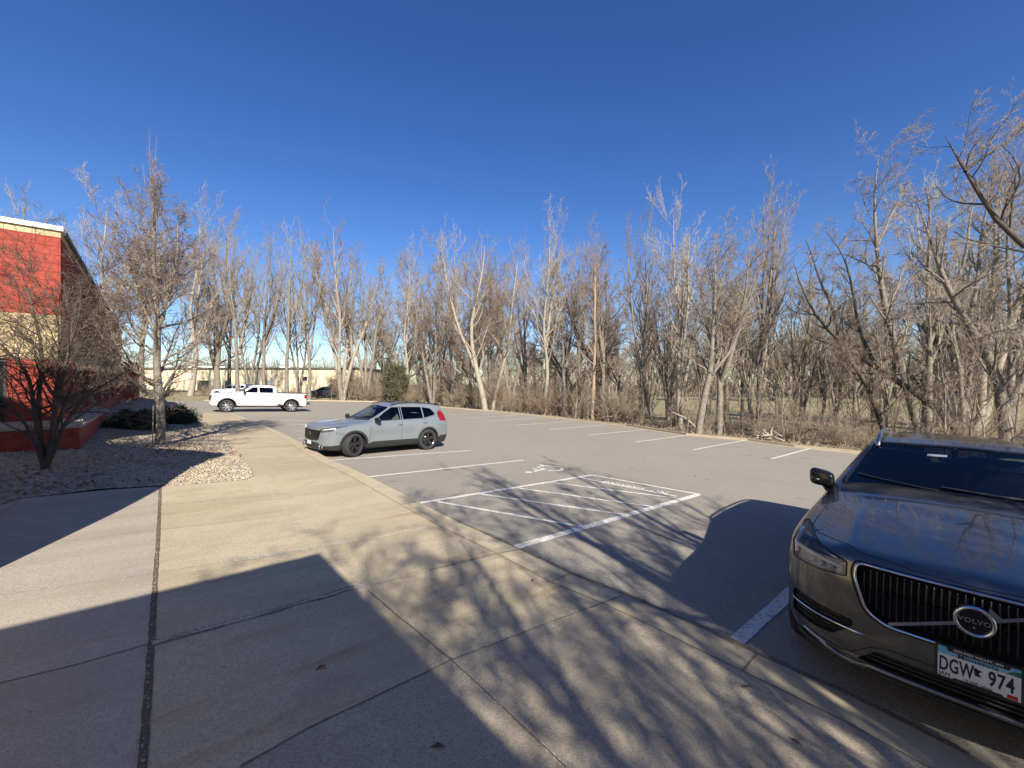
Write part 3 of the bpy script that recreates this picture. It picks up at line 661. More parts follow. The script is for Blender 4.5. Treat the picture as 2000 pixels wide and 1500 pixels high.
def grow(P, Rd, lev, rs):
    """children of the branches P (B,n,3)"""
    B, n, _ = P.shape; k = lev['n']; m = lev.get('pts', 5)
    t = (np.arange(k)[None, :]+rs.rand(B, k))/k; t0, t1 = lev['t']; t = t0+(t1-t0)*t**lev.get('tp', 1.)
    f = t*(n-1); i = np.minimum(f.astype(int), n-2); w_ = (f-i)[..., None]; bi = np.arange(B)[:, None]
    p0 = P[bi, i]*(1-w_)+P[bi, i+1]*w_; d = unit(P[bi, i+1]-P[bi, i]); r = Rd[bi, i]*(1-w_[..., 0])+Rd[bi, i+1]*w_[..., 0]
    plen = np.linalg.norm(np.diff(P, axis=1), axis=2).sum(1)[:, None]
    rnd = unit(rs.normal(size=p0.shape)); rnd[..., 2] += lev.get('side_up', 0); side = unit(rnd-(rnd*d).sum(-1, keepdims=True)*d)
    ang = np.radians(rs.normal(lev['ang'], lev.get('asd', 10), (B, k)))[..., None]
    dirn = unit(d*np.cos(ang)+side*np.sin(ang))
    tt = (t-t0)/(t1-t0+1e-9); shp = 1-lev.get('fall', .6)*tt
    if lev.get('bulge'): shp = .25+np.sin(np.pi*np.clip(tt*.85+.12, 0, 1))*.95
    Ln = plen*lev['len']*shp*rs.uniform(.65, 1.25, (B, k)); Ln = np.clip(Ln, lev.get('minl', .15), lev.get('maxl', 99))
    rr = np.minimum(r*lev.get('rr', .6)*rs.uniform(.75, 1.05, (B, k)), Ln*.022+.003); rr = np.maximum(rr, lev.get('rmin', .004))
    kp = (rs.rand(B, k) < np.clip(plen/np.percentile(plen, 68), .45, 1)).reshape(-1)
    p0 = p0.reshape(-1, 3)[kp]; dirn = dirn.reshape(-1, 3)[kp]; Ln = Ln.reshape(-1)[kp]; rr = rr.reshape(-1)[kp]; N = len(p0)
    out = np.empty((N, m, 3)); out[:, 0] = p0; cur = dirn; up = lev.get('up', .1); wg = lev.get('wig', .18)
    bend = np.asarray(lev.get('bend', (0, 0, 0)), float)
    for j in range(1, m):
        cur = unit(cur+np.array([0, 0, up])+bend+rs.normal(0, wg, (N, 3))); out[:, j] = out[:, j-1]+cur*(Ln/(m-1))[:, None]
    rad = rr[:, None]*np.linspace(1, lev.get('tip', .35), m)[None, :]
    return out, rad
def tree_data(stems, levels, seed, sides=(8, 6, 4, 3, 3, 3), n_trunk_levels=2):
    """returns (trunk verts, faces), (crown verts, faces)"""
    rs = np.random.RandomState(seed); n = 14; Ps, Rs_ = [], []
    for pts, rad in stems:
        p, r_ = smooth_path(pts, rad, n, rs, .012); Ps.append(p); Rs_.append(r_)
    P = np.array(Ps); Rd = np.array(Rs_); groups = [[], []]
    L = 0
    while True:
        V, F = tubes_np(P, Rd, sides[min(L, len(sides)-1)]); groups[0 if L < n_trunk_levels else 1].append((V, F))
        if L >= len(levels): break
        P, Rd = grow(P, Rd, levels[L], rs); L += 1
    res = []
    for g in groups:
        off = 0; Vs, Fs = [], []
        for V, F in g: Vs.append(V); Fs.append(F+off); off += len(V)
        res.append((np.concatenate(Vs), np.concatenate(Fs)))
    return res
def scaled(levels, s): return levels
def rt(base, n, h, lean, r0, rs):
    pts = []; 
    for i in range(n):
        t = i/(n-1); pts.append((base[0]+lean[0]*t+rs.normal(0, .12)*(i > 0), base[1]+lean[1]*t+rs.normal(0, .12)*(i > 0), h*t))
    return pts, [r0*(1-.9*(i/(n-1))**.8) for i in range(n)]
VAR = {}
def make_variant(key, kind, seed, bark, twig):
    rs = np.random.RandomState(seed); st = []
    if kind == 'tall':           # 15 m poplar: straight, high narrow crown of ascending limbs
        st.append(rt((0,0), 7, 15, rs.normal(0, .7, 2), .24, rs))
        for _ in range(rs.randint(1, 3)):
            z0 = rs.uniform(3.5, 6); a = rs.uniform(0, 6.28); e = np.array([math.cos(a), math.sin(a)])
            st.append(([(0,0,z0),(e[0]*.8,e[1]*.8,z0+2.2),(e[0]*1.5,e[1]*1.5,z0+5),(e[0]*2,e[1]*2,rs.uniform(12.5,14.5))], [.13,.11,.08,.02]))
        lv = [dict(n=15, t=(.26,.98), ang=40, asd=10, len=.37, fall=.5, up=.15, wig=.15, pts=8, rr=.55, tip=.25),
              dict(n=7, t=(.2,1), ang=32, asd=10, len=.42, fall=.5, up=.14, wig=.15, pts=6, rr=.6, rmin=.011, tip=.4),
              dict(n=6, t=(.15,1), ang=38, asd=14, len=.45, fall=.4, up=.1, wig=.18, pts=4, rr=.7, rmin=.0075, tip=.5),
              dict(n=4, t=(.15,1), ang=38, asd=16, len=.5, fall=.3, up=.06, wig=.18, pts=3, rr=.8, rmin=.0055, tip=.6)]
    elif kind == 'vase':         # multi stem, 12 m
        ns = rs.randint(3, 5)
        for i in range(ns):
            a = 6.28*i/ns+rs.uniform(-.5, .5); e = np.array([math.cos(a), math.sin(a)])*rs.uniform(1.6, 3.2); h = rs.uniform(9, 12)
            st.append(([(e[0]*.03,e[1]*.03,0),(e[0]*.2,e[1]*.2,h*.22),(e[0]*.55,e[1]*.55,h*.55),(e[0],e[1],h)], [.15,.12,.08,.015]))
        lv = [dict(n=11, t=(.25,.98), ang=36, asd=10, len=.36, fall=.5, up=.14, wig=.15, pts=7, rr=.6, tip=.25),
              dict(n=7, t=(.2,1), ang=36, asd=12, len=.45, fall=.5, up=.1, wig=.18, pts=5, rr=.6, rmin=.010, tip=.4),
              dict(n=6, t=(.15,1), ang=38, asd=14, len=.48, fall=.4, up=.06, wig=.18, pts=4, rr=.7, rmin=.008, tip=.6),
              dict(n=4, t=(.15,1), ang=38, asd=14, len=.5, fall=.3, up=.05, wig=.16, pts=3, rr=.8, rmin=.007, tip=.7)]
    elif kind == 'broad':        # rounder, 9 m
        st.append(rt((0,0), 6, 8.6, rs.normal(0, .6, 2), .17, rs))
        for _ in range(3):
            z0 = rs.uniform(1.5, 3); a = rs.uniform(0, 6.28); e = np.array([math.cos(a), math.sin(a)])*rs.uniform(1.8, 3)
            st.append(([(0,0,z0),(e[0]*.4,e[1]*.4,z0+1.5),(e[0]*.8,e[1]*.8,z0+3.4),(e[0],e[1],rs.uniform(7,8.4))], [.10,.08,.05,.015]))
        lv = [dict(n=12, t=(.22,.98), ang=46, asd=12, len=.42, fall=.45, up=.09, wig=.16, pts=7, rr=.6, tip=.25),
              dict(n=7, t=(.15,1), ang=40, asd=14, len=.48, fall=.4, up=.07, wig=.18, pts=5, rr=.6, rmin=.010, tip=.4),
              dict(n=7, t=(.1,1), ang=40, asd=14, len=.48, fall=.3, up=.05, wig=.18, pts=4, rr=.7, rmin=.008, tip=.6),
              dict(n=4, t=(.1,1), ang=40, asd=14, len=.5, fall=.3, up=.05, wig=.16, pts=3, rr=.8, rmin=.007, tip=.7)]
    elif kind == 'shrub':        # 3 m tangle
        for i in range(9):
            a = rs.uniform(0, 6.28); e = np.array([math.cos(a), math.sin(a)])*rs.uniform(.4, 1.7); h = rs.uniform(1.6, 3.3); b = rs.normal(0, .25, 2)
            st.append(([(b[0],b[1],-.1),(b[0]+e[0]*.4,b[1]+e[1]*.4,h*.5),(b[0]+e[0],b[1]+e[1],h)], [.028,.02,.008]))
        lv = [dict(n=9, t=(.1,1), ang=42, asd=16, len=.45, fall=.4, up=.08, wig=.2, pts=5, rr=.7, rmin=.008, tip=.5),
              dict(n=6, t=(.1,1), ang=44, asd=18, len=.5, fall=.3, up=.03, wig=.25, pts=4, rr=.8, rmin=.0055, tip=.6),
              dict(n=3, t=(.1,1), ang=44, asd=18, len=.55, fall=.3, up=.0, wig=.25, pts=3, rr=.8, rmin=.0045, tip=.7)]
    elif kind == 'sapling':      # 5 m whip
        st.append(rt((0,0), 5, 5.2, rs.normal(0, .5, 2), .045, rs))
        lv = [dict(n=14, t=(.15,.98), ang=40, asd=12, len=.33, fall=.5, up=.12, wig=.15, pts=5, rr=.6, rmin=.010, tip=.4),
              dict(n=6, t=(.15,1), ang=38, asd=14, len=.42, fall=.4, up=.08, wig=.2, pts=4, rr=.8, rmin=.008, tip=.6),
              dict(n=4, t=(.15,1), ang=38, asd=14, len=.5, fall=.4, up=.05, wig=.2, pts=3, rr=.8, rmin=.007, tip=.6)]
    (tv, tf), (cv, cf) = tree_data(st, lv, seed, n_trunk_levels=1 if kind == 'shrub' else 2)
    a = quads(key+'_t', tv, tf, bark); b = quads(key+'_c', cv, cf, twig)
    VAR[key] = (a.data, b.data, kind, float(np.percentile(cv[:, 2], 99.7))); a_, b_ = a, b
    bpy.data.objects.remove(a_); bpy.data.objects.remove(b_)
for i in range(5): make_variant('tall%d' % i, 'tall', 10+i, M['bark'] if i != 2 else M['bark_pale'], M['twig_pale'] if i in (1, 2) else M['twig'])
for i in range(3): make_variant('vase%d' % i, 'vase', 30+i, M['bark'] if i else M['bark_pale'], M['twig'] if i < 2 else M['twig_brown'])
for i in range(3): make_variant('broad%d' % i, 'broad', 50+i, M['bark'] if i else M['bark_dark'], (M['twig_brown'], M['twig'], M['twig_brown'])[i])
for i in range(4): make_variant('shrub%d' % i, 'shrub', 70+i, M['brush'], (M['brush'], M['brush'], M['brush_red'], M['brush'])[i])
for i in range(3): make_variant('sapling%d' % i, 'sapling', 90+i, (M['bark'], M['brush'], M['bark_dark'])[i], M['twig_brown'] if i == 2 else M['brush'])
HT = dict(tall=15.3, vase=12.5, broad=9.6, shrub=3.2, sapling=5.4)
NAME = dict(tall='bare_tree', vase='multi_stem_tree', broad='bare_tree', shrub='bare_shrub', sapling='sapling')
def put(key, x, y, z, height, label, cat, group=None, rz=0, lean=(0, 0), wide=1.0):
    tm, cm, kind, hh_ = VAR[key]; s = height/hh_
    r = bpy.data.objects.new(NAME[kind], None); C.link(r); tag(r, label, cat, group)
    r.location = (x, y, z); r.rotation_euler = (lean[1], lean[0], rz); r.scale = (s*wide, s*wide, s); r.empty_display_size = .2
    t = bpy.data.objects.new('trunk' if kind != 'shrub' else 'stems', tm); C.link(t); t.parent = r
    c = bpy.data.objects.new('crown', cm); C.link(c); c.parent = r
    return r
rt_ = random.Random(11)
def put_px(key, px, dist, top, label, cat='tree', group=None, rz=None, lean=(0, 0), wide=1.0):
    """photo column, metres away, photo row of the top"""
    x = (px-1000)/FPX*dist; z = zt1(x, dist)-.08
    h = -(top-750)/FPX*dist - z
    return put(key, x, dist, z, h, label, cat, group, rt_.uniform(0, 6.28) if rz is None else rz, lean, wide)
# front-row trees one can tell apart: key, column, distance, top row, lean, label
def ky(px): # depth of the far kerb in the column px
    L = KFw[:-1]+[ext(KFw[-2], 139, 12)]; us = [(p[0]/p[1]) for p in L]; ys = [p[1] for p in L]; return float(np.interp((px-1000)/FPX, us, ys))
front = [
 ('tall0',  468, 3.5, 405, (0,0), 'tall thin tree rising right behind the white pickup cab'),
 ('tall3',  517, 5.0, 432, (0,0), 'slim grey tree between the pickup cab and its cargo bed'),
 ('tall1',  560, 4.0, 425, (0,0), 'spreading grey tree above the white pickup cargo bed'),
 ('tall4',  604, 2.5, 430, (-.02,0), 'dark forked trunk just right of the white pickup tail'),
 ('vase0',  668, 3.0, 448, (0,0), 'pale many stemmed clump between pickup and grey SUV'),
 ('vase1',  715, 2.5, 448, (0,0), 'wide fan shaped tree left of the dark cedar bush'),
 ('tall2',  790, 5.0, 462, (0,0), 'tree over the roof of the light grey SUV'),
 ('vase2',  845, 3.5, 500, (0,0), 'reddish brown multi stemmed tree over the tail of the grey SUV'),
 ('tall1',  885, 4.5, 428, (0,0), 'pale topped tree between grey SUV and the V shaped pair'),
 ('broad0', 930, 4.5, 520, (0,0), 'dark dense crown behind the V shaped pair of trunks'),
 ('tall2', 1062, 3.0, 398, (0,0), 'very tall pale tree right of the V shaped pair'),
 ('tall0', 1105, 5.5, 404, (0,0), 'tall tree immediately right of the very pale one'),
 ('tall3', 1180, 5.0, 425, (0,0), 'tall tree behind the thin orange barked trunk'),
 ('tall4', 1252, 5.5, 385, (0,0), 'left one of the three tallest trees right of centre'),
 ('tall2', 1330, 7.0, 335, (-.03,0), 'pale thick trunk standing back in the brush, centre of the tallest trees'),
 ('broad1',1405, 4.0, 440, (0,0), 'tree with pale tan twigs above the white brush heap'),
 ('tall0', 1478, 8.0, 322, (0,0), 'dark straight tree standing alone against the sky right of centre'),
 ('vase1', 1560, 11., 470, (0,0), 'low forked tree left of the leaning willow'),
]
ntree = 0
for k, px, back, top, lean, lb in front:
    put_px(k, px, ky(px)+back, top, lb, 'tree', None, None, lean, .8 if k[:4] == 'tall' else .95)
# custom trunks through photo points
def px3(px, py, d): return ((px-1000)/FPX*d, d, -(py-750)/FPX*d)
LV_MAIN = [dict(n=12, t=(.2,.98), ang=42, asd=13, len=.32, fall=.45, up=.13, wig=.16, pts=7, rr=.55, tip=.25),
           dict(n=7, t=(.15,1), ang=38, asd=13, len=.45, fall=.45, up=.1, wig=.18, pts=5, rr=.6, rmin=.010, tip=.4),
           dict(n=6, t=(.15,1), ang=38, asd=14, len=.48, fall=.35, up=.07, wig=.18, pts=4, rr=.7, rmin=.008, tip=.6),
           dict(n=5, t=(.15,1), ang=36, asd=14, len=.5, fall=.3, up=.05, wig=.16, pts=3, rr=.8, rmin=.0065, tip=.7)]
def custom(name, label, stems, levels, seed, bark, twig, base, cat='tree', ntl=2, group=None):
    """stems: list of (list of world points, radii)"""
    st = [([tuple(np.array(p)-np.array(base)) for p in pts], rad) for pts, rad in stems]
    (tv, tf), (cv, cf) = tree_data(st, levels, seed, n_trunk_levels=ntl)
    r = empty(name, label, cat, base, group); quads('trunk', tv, tf, bark, r); quads('crown', cv, cf, twig, r); return r
def lin(a, b, n): return list(np.linspace(a, b, n))
def foot(px, d): x = (px-1000)/FPX*d; return (x, d, zt1(x, d)-.1)
# V shaped pair
d = ky(955)+.8; b0 = foot(948, d)
custom('bare_tree', 'left trunk of the V shaped pair at the far kerb, pale below and leaning left', [([b0, px3(944,760,d), px3(925,715,d), px3(918,640,d), px3(935,560,d+.5), px3(950,480,d+.5)], [.30,.27,.22,.17,.1,.02]), ([px3(925,715,d), px3(895,640,d), px3(870,540,d), px3(862,470,d)], [.14,.12,.07,.015])], LV_MAIN, 201, M['bark_pale'], M['twig'], b0)
b0 = foot(962, d+.2)
custom('bare_tree', 'right trunk of the V shaped pair at the far kerb, slim, leaning right', [([b0, px3(975,735,d), px3(992,670,d), px3(1003,600,d), px3(1010,500,d)], [.2,.17,.13,.09,.02])], LV_MAIN, 202, M['bark_pale'], M['twig'], b0)
# thin orange-barked trunk
M['bark_orange'] = mat('bark_orange', (.34,.235,.15), .85, noise=[(2.2,.8,(.25,.21,.165),{'lo':.4,'hi':.6}),(16,.4,(.15,.11,.08),{'lo':.55,'hi':.7})], bump=(16,.8,.02))
d = ky(1157)+1.6; b0 = foot(1157, d)
custom('bare_tree', 'slim straight trunk with peeling orange bark behind the far kerb', [([b0, px3(1158,740,d), px3(1160,680,d), px3(1163,600,d), px3(1168,520,d)], [.15,.13,.11,.08,.02])], LV_MAIN, 203, M['bark_orange'], M['twig_brown'], b0)
d = ky(1366)+1.0; b0 = foot(1364, d)
custom('bare_tree', 'dark trunk leaning right from the grass verge in front of the brush', [([b0, px3(1372,780,d), px3(1388,735,d), px3(1395,690,d), px3(1392,600,d), px3(1400,480,d)], [.20,.18,.15,.12,.08,.02]), ([px3(1388,735,d), px3(1425,690,d), px3(1455,620,d), px3(1480,540,d)], [.09,.08,.05,.015])], LV_MAIN, 204, M['bark'], M['twig'], b0)
# willows on the right
LV_WIL = [dict(n=24, t=(.22,.99), ang=48, asd=15, len=.20, fall=.35, up=.12, wig=.18, pts=7, rr=.55, tip=.3, bend=(.03,0,0)),
          dict(n=7, t=(.15,1), ang=40, asd=14, len=.45, fall=.35, up=.08, wig=.2, pts=5, rr=.6, rmin=.009, tip=.4, bend=(.05,0,0)),
          dict(n=7, t=(.1,1), ang=38, asd=14, len=.5, fall=.3, up=.06, wig=.18, pts=4, rr=.7, rmin=.007, tip=.6, bend=(.1,0,0)),
          dict(n=5, t=(.1,1), ang=34, asd=14, len=.55, fall=.3, up=.05, wig=.14, pts=4, rr=.8, rmin=.0055, tip=.7, bend=(.14,0,0))]
d = 24.5; b0 = foot(1890, d)
custom('leaning_tree', 'long dark willow trunk leaning steeply left out of the ground behind the dark SUV roof', [([b0, px3(1830,795,d), px3(1770,750,d), px3(1690,700,d), px3(1640,672,d), px3(1590,620,d), px3(1558,560,d), px3(1538,510,d)], [.21,.19,.17,.14,.11,.08,.045,.012]),
  ([px3(1705,705,d), px3(1675,640,d), px3(1662,560,d), px3(1650,500,d), px3(1610,450,d)], [.11,.09,.07,.04,.01]), ([px3(1640,672,d), px3(1625,600,d), px3(1600,530,d), px3(1570,470,d)], [.09,.08,.05,.015])], LV_WIL, 211, M['bark_dark'], M['twig'], b0)
d = 27; b0 = foot(1800, d)
custom('bare_tree', 'tall willow with a straight mast rising left of the overhanging branch', [([b0, px3(1765,730,d), px3(1745,640,d), px3(1720,540,d), px3(1706,480,d), px3(1705,400,d), px3(1715,340,d), px3(1720,300,d)], [.22,.20,.16,.13,.10,.07,.04,.01]),
  ([px3(1710,490,d), px3(1740,420,d), px3(1770,360,d)], [.08,.06,.015]), ([px3(1745,640,d), px3(1710,600,d), px3(1690,560,d)], [.07,.05,.015])], LV_WIL, 212, M['bark'], M['twig'], b0)
d = 22.5; b0 = foot(1736, d)
custom('bare_tree', 'short crooked trunk leaning left just above the roof rail of the dark SUV', [([b0, px3(1715,800,d), px3(1695,755,d), px3(1655,700,d), px3(1640,620,d)], [.14,.13,.11,.08,.02])], LV_WIL, 213, M['bark_dark'], M['twig_brown'], b0)
d = 21; b0 = foot(1965, d)
custom('forked_tree', 'forked tree with pale lower trunk at the right edge above the dark SUV roof', [([b0, px3(1962,800,d), px3(1950,760,d), px3(1925,690,d), px3(1890,630,d), px3(1850,570,d), px3(1825,500,d), px3(1800,400,d)], [.27,.25,.21,.18,.16,.12,.08,.02]),
  ([px3(1962,800,d), px3(1990,770,d), px3(2020,700,d), px3(2030,560,d), px3(2010,430,d)], [.18,.16,.13,.09,.02]), ([px3(1890,630,d), px3(1905,560,d), px3(1920,470,d), px3(1935,360,d)], [.11,.09,.06,.015])], LV_WIL, 214, M['bark'], M['twig_pale'], b0)
d = 17; b0 = foot(2230, d)
custom('bare_tree', 'big tree outside the right edge whose dark limb arches into the sky', [([b0, px3(2220,640,d), px3(2130,560,d), px3(2040,510,d), px3(1975,470,d), px3(1925,410,d), px3(1885,335,d), px3(1872,295,d), px3(1860,255,d)], [.28,.24,.16,.12,.10,.08,.055,.035,.01]),
  ([px3(1885,335,d), px3(1930,300,d), px3(1985,265,d), px3(2010,235,d)], [.06,.05,.03,.01]), ([px3(2220,640,d), px3(2230,500,d), px3(2180,330,d), px3(2150,200,d)], [.2,.16,.1,.02]), ([px3(2040,510,d), px3(2050,420,d), px3(2070,330,d), px3(2030,240,d)], [.09,.08,.05,.015])], LV_WIL, 215, M['bark_dark'], M['twig'], b0)
put_px('tall1', 1815, 34, 330, 'pale tall tree behind the willow mast', 'tree'); put_px('vase0', 1900, 36, 290, 'tall fan shaped tree behind the arching limb', 'tree'); put_px('tall3', 1985, 33, 300, 'tall tree at the right edge behind the forked tree', 'tree')
# left side behind the store and its planting bed
for k, px, dd, top, lb in (('tall1', 22, 52, 352, 'bare tree showing over the white roof edge of the store'), ('vase1', 140, 50, 395, 'bare tree over the sloping roof edge of the store'), ('tall2', 205, 50, 345, 'tall bare tree left behind the brown tree in the gravel bed'),
     ('tall0', 272, 54, 372, 'bare tree directly behind the top of the brown tree in the gravel bed'), ('tall2', 372, 52, 366, 'pale tall tree right behind the brown tree in the gravel bed'), ('tall4', 425, 56, 400, 'grey tree between the gravel bed tree and the pickup')):
    put_px(k, px, dd, top, lb, 'tree')
# second and third rows: trees nothing tells apart
GB2 = 'bare trees standing in the wood behind the front row'
keys = ['tall0','tall1','tall2','tall3','tall4','vase0','vase1','vase2','broad0','broad1','broad2']
n2 = 0
for i in range(42):
    px = 420+i*38+rt_.uniform(-14, 14); back = rt_.uniform(9, 26); dd = min(ky(px)+back, 76)
    if 430 < px < 690: dd = min(dd, 74)
    top = np.interp(px, [400,620,760,900,1000,1200,1320,1420,1560,1700,2000], [450,490,505,480,470,480,470,480,540,480,440])+rt_.uniform(-10, 60)
    if px < 640 and rt_.random() < .45: continue
    put_px(rt_.choice(keys), px, dd, top, 'slender bare tree in the wood behind the front row', 'tree', GB2, wide=rt_.uniform(.75, 1))
GB3 = 'small bare trees far beyond the grass'
for i in range(64):
    px = 700+i*21+rt_.uniform(-12, 12); dd = rt_.uniform(95, 150) if px > 1000 else rt_.uniform(85, 120)
    top = rt_.uniform(640, 700)-(20 if px > 1500 else 0)
    put_px(rt_.choice(['broad0','broad1','broad2','vase2','vase1']), px, dd, top, 'small brown bare tree far off beyond the grass', 'tree', GB3, wide=1.35)
# far wood: reads as one mass on the horizon
rs = np.random.RandomState(77); n = 26000
az_ = rs.uniform(R(-52), R(75), n); dist = rs.uniform(150, 340, n); x = np.sin(az_)*dist; y = np.cos(az_)*dist
zz = np.full(n, ZFAR-.5); zz = np.where(x/np.maximum(y, 1) < -.35, -1.5, zz)
hgt = (13+3.5*np.sin(az_*9)+3*np.sin(az_*31+1)+2*np.sin(az_*83))*rs.uniform(.3, 1.2, n)*dist/230
base = np.stack([x, y, zz+rs.uniform(0, .55, n)*hgt], 1); dd_ = unit(rs.normal(size=(n, 3))*np.array([.5, .5, .25])+np.array([0, 0, 1.])); L = hgt[:, None]*rs.uniform(.25, .6, (n, 1)); s_ = unit(np.cross(dd_, rs.normal(size=(n, 3))))*rs.uniform(.05, .16, (n, 1))
V = np.stack([base-s_, base+s_, base+dd_*L+s_*.2, base+dd_*L-s_*.2], 1).reshape(-1, 3)
M['far_wood'] = mat('far_wood', (.105,.082,.066), .95, noise=[(.03,.6,(.07,.056,.046),{})])  # base colour darkened for the shade between the trees
o = quads('far_wood', V, np.arange(n*4).reshape(-1, 4), M['far_wood'], smooth=False); tag(o, 'brown mass of leafless woods far off on the horizon', 'wood', kind='stuff')
# brush along the kerb
GS = 'leafless brush along the far kerb'
for i in range(128):
    px = 610+i*11.2+rt_.uniform(-8, 8); back = rt_.choice([1.3, 2.2, 3.4, 5, 7, 10])*rt_.uniform(.8, 1.25)+.5
    if px > 1250: back += .7
    if px > 1250 and i % 5 < 2: continue
    if 600 < px < 665: continue
    h = rt_.uniform(1.8, 4.0) if px < 1250 else rt_.uniform(1.0, 2.7)
    dd = ky(px)+back; x = (px-1000)/FPX*dd
    put(rt_.choice(['shrub0','shrub1','shrub2','shrub3']), x, dd, zt1(x, dd)-.05, h*(1.25 if px < 1000 else 1), 'tangled leafless shrub in the brush belt beyond the far kerb', 'shrub', GS, rt_.uniform(0, 6.28), wide=1.15)
GP = 'thin saplings in the brush beyond the kerb'
for i in range(76):
    px = 640+i*18+rt_.uniform(-14, 14); dd = ky(px)+rt_.uniform(1.6, 9); x = (px-1000)/FPX*dd
    put(rt_.choice(['sapling0','sapling1','sapling2']), x, dd, zt1(x, dd)-.05, rt_.uniform(3.4, 7), 'thin leafless sapling in the brush beyond the far kerb', 'sapling', GP, rt_.uniform(0, 6.28))
GS2 = 'leafless shrubs by the lot end and warehouse'
for i in range(34):
    px = 395+i*9+rt_.uniform(-5, 5); dd = rt_.uniform(53, 66); x = (px-1000)/FPX*dd
    if 596 < px < 668: continue
    if px < 610: dd = rt_.uniform(50, 60); x = (px-1000)/FPX*dd
    put(rt_.choice(['shrub0','shrub1','shrub2']), x, dd, zt1(x, dd)-.05, rt_.uniform(1.0, 1.9) if px < 690 else rt_.uniform(2.5, 4.5), 'scrubby leafless shrub at the far end of the lot', 'shrub', GS2, rt_.uniform(0, 6.28), wide=1.4)
# ---- planting bed: the brown pyramidal tree
bx, by = Gb(313, 868); bz = zb(bx, by)-.03; D = by
def tp_(px, py, dd=0): return px3(px, py, D+dd)
M['bud'] = mat('bud_twig', (.25,.19,.15), .8, noise=[(2.5,.6,(.14,.10,.08),{}),(6,.35,(.33,.26,.2),{'lo':.55,'hi':.68})])
LV_PYR = [dict(n=40, t=(.13,.94), ang=56, asd=10, len=.42, fall=.72, up=.12, wig=.10, pts=8, rr=.42, tip=.25),
          dict(n=10, t=(.12,1), ang=40, asd=13, len=.42, fall=.5, up=.06, wig=.14, pts=5, rr=.6, rmin=.006, tip=.5),
          dict(n=8, t=(.1,1), ang=40, asd=14, len=.42, fall=.4, up=.06, wig=.18, pts=4, rr=.7, rmin=.0042, tip=.6),
          dict(n=4, t=(.1,1), ang=42, asd=16, len=.5, fall=.2, up=.05, wig=.2, pts=3, rr=.8, rmin=.0032, tip=.7, minl=.06)]
bt = custom('ornamental_tree', 'brown pyramid shaped tree with dense buds in the gravel bed', [([(bx,by,bz), tp_(311,780), tp_(308,700), tp_(306,560), tp_(300,450), tp_(296,385), tp_(294,345)], [.115,.10,.085,.07,.05,.025,.010]), ([tp_(309,640), tp_(335,560), tp_(350,470), tp_(352,400)], [.05,.04,.02,.006]), ([tp_(308,660), tp_(270,580), tp_(250,500), tp_(240,430)], [.05,.04,.02,.006])], LV_PYR, 301, M['bark'], M['bud'], (bx,by,bz))
sp = [np.array([np.array(tp_(*q))-np.array((bx,by,bz)) for q in L_]) for L_ in (((295,380),(292,300),(291,250)), ((300,400),(303,330),(306,262)), ((290,400),(283,360),(279,320)), ((312,430),(322,380),(330,345)))]
spP, spR = np.array([resample(q, [.010,.006,.003], 8)[0] for q in sp]), np.tile(np.linspace(.010,.003,8), (4, 1))
cp_, cr_ = grow(spP, spR, dict(n=6, t=(.1,.9), ang=28, asd=8, len=.22, fall=.5, up=.2, wig=.1, pts=4, rmin=.0035), np.random.RandomState(5))
v1, f1 = tubes_np(spP, spR, 4); v2, f2 = tubes_np(cp_, cr_, 3); quads('leader_shoots', np.concatenate([v1, v2]), np.concatenate([f1, f2+len(v1)]), M['bud'], bt)
# last year's leaves hanging in the crown
rs = np.random.RandomState(17); cm_ = [o for o in bt.children if o.name.startswith('crown')][0].data
co = np.empty(len(cm_.vertices)*3, np.float32); cm_.vertices.foreach_get('co', co); co = co.reshape(-1, 3)
co = co[co[:, 2] < 4.2]; pk = co[rs.choice(len(co), 520, replace=False)]
tri = rs.normal(0, 1, (520, 3, 3)); tri = unit(tri)*rs.uniform(.018, .04, (520, 1, 1))
M['old_leaf'] = mat('old_leaf', (.55,.43,.28), .7, noise=[(4,.7,(.3,.2,.11),{})])
quads('clinging_leaves', (pk[:, None]+tri).reshape(-1, 3), np.arange(1560).reshape(-1, 3), M['old_leaf'], bt, smooth=False)
# thin stake beside it
sx, sy = Gb(298, 870); st_ = MB().tube([(sx, sy, zb(sx, sy)-.1), (sx+.02, sy, zb(sx, sy)+1.1)], .012, 6).build('tree_stake', mat('stake', (.25,.22,.18), .7)); tag(st_, 'thin upright stake beside the brown tree trunk in the gravel bed', 'stake')
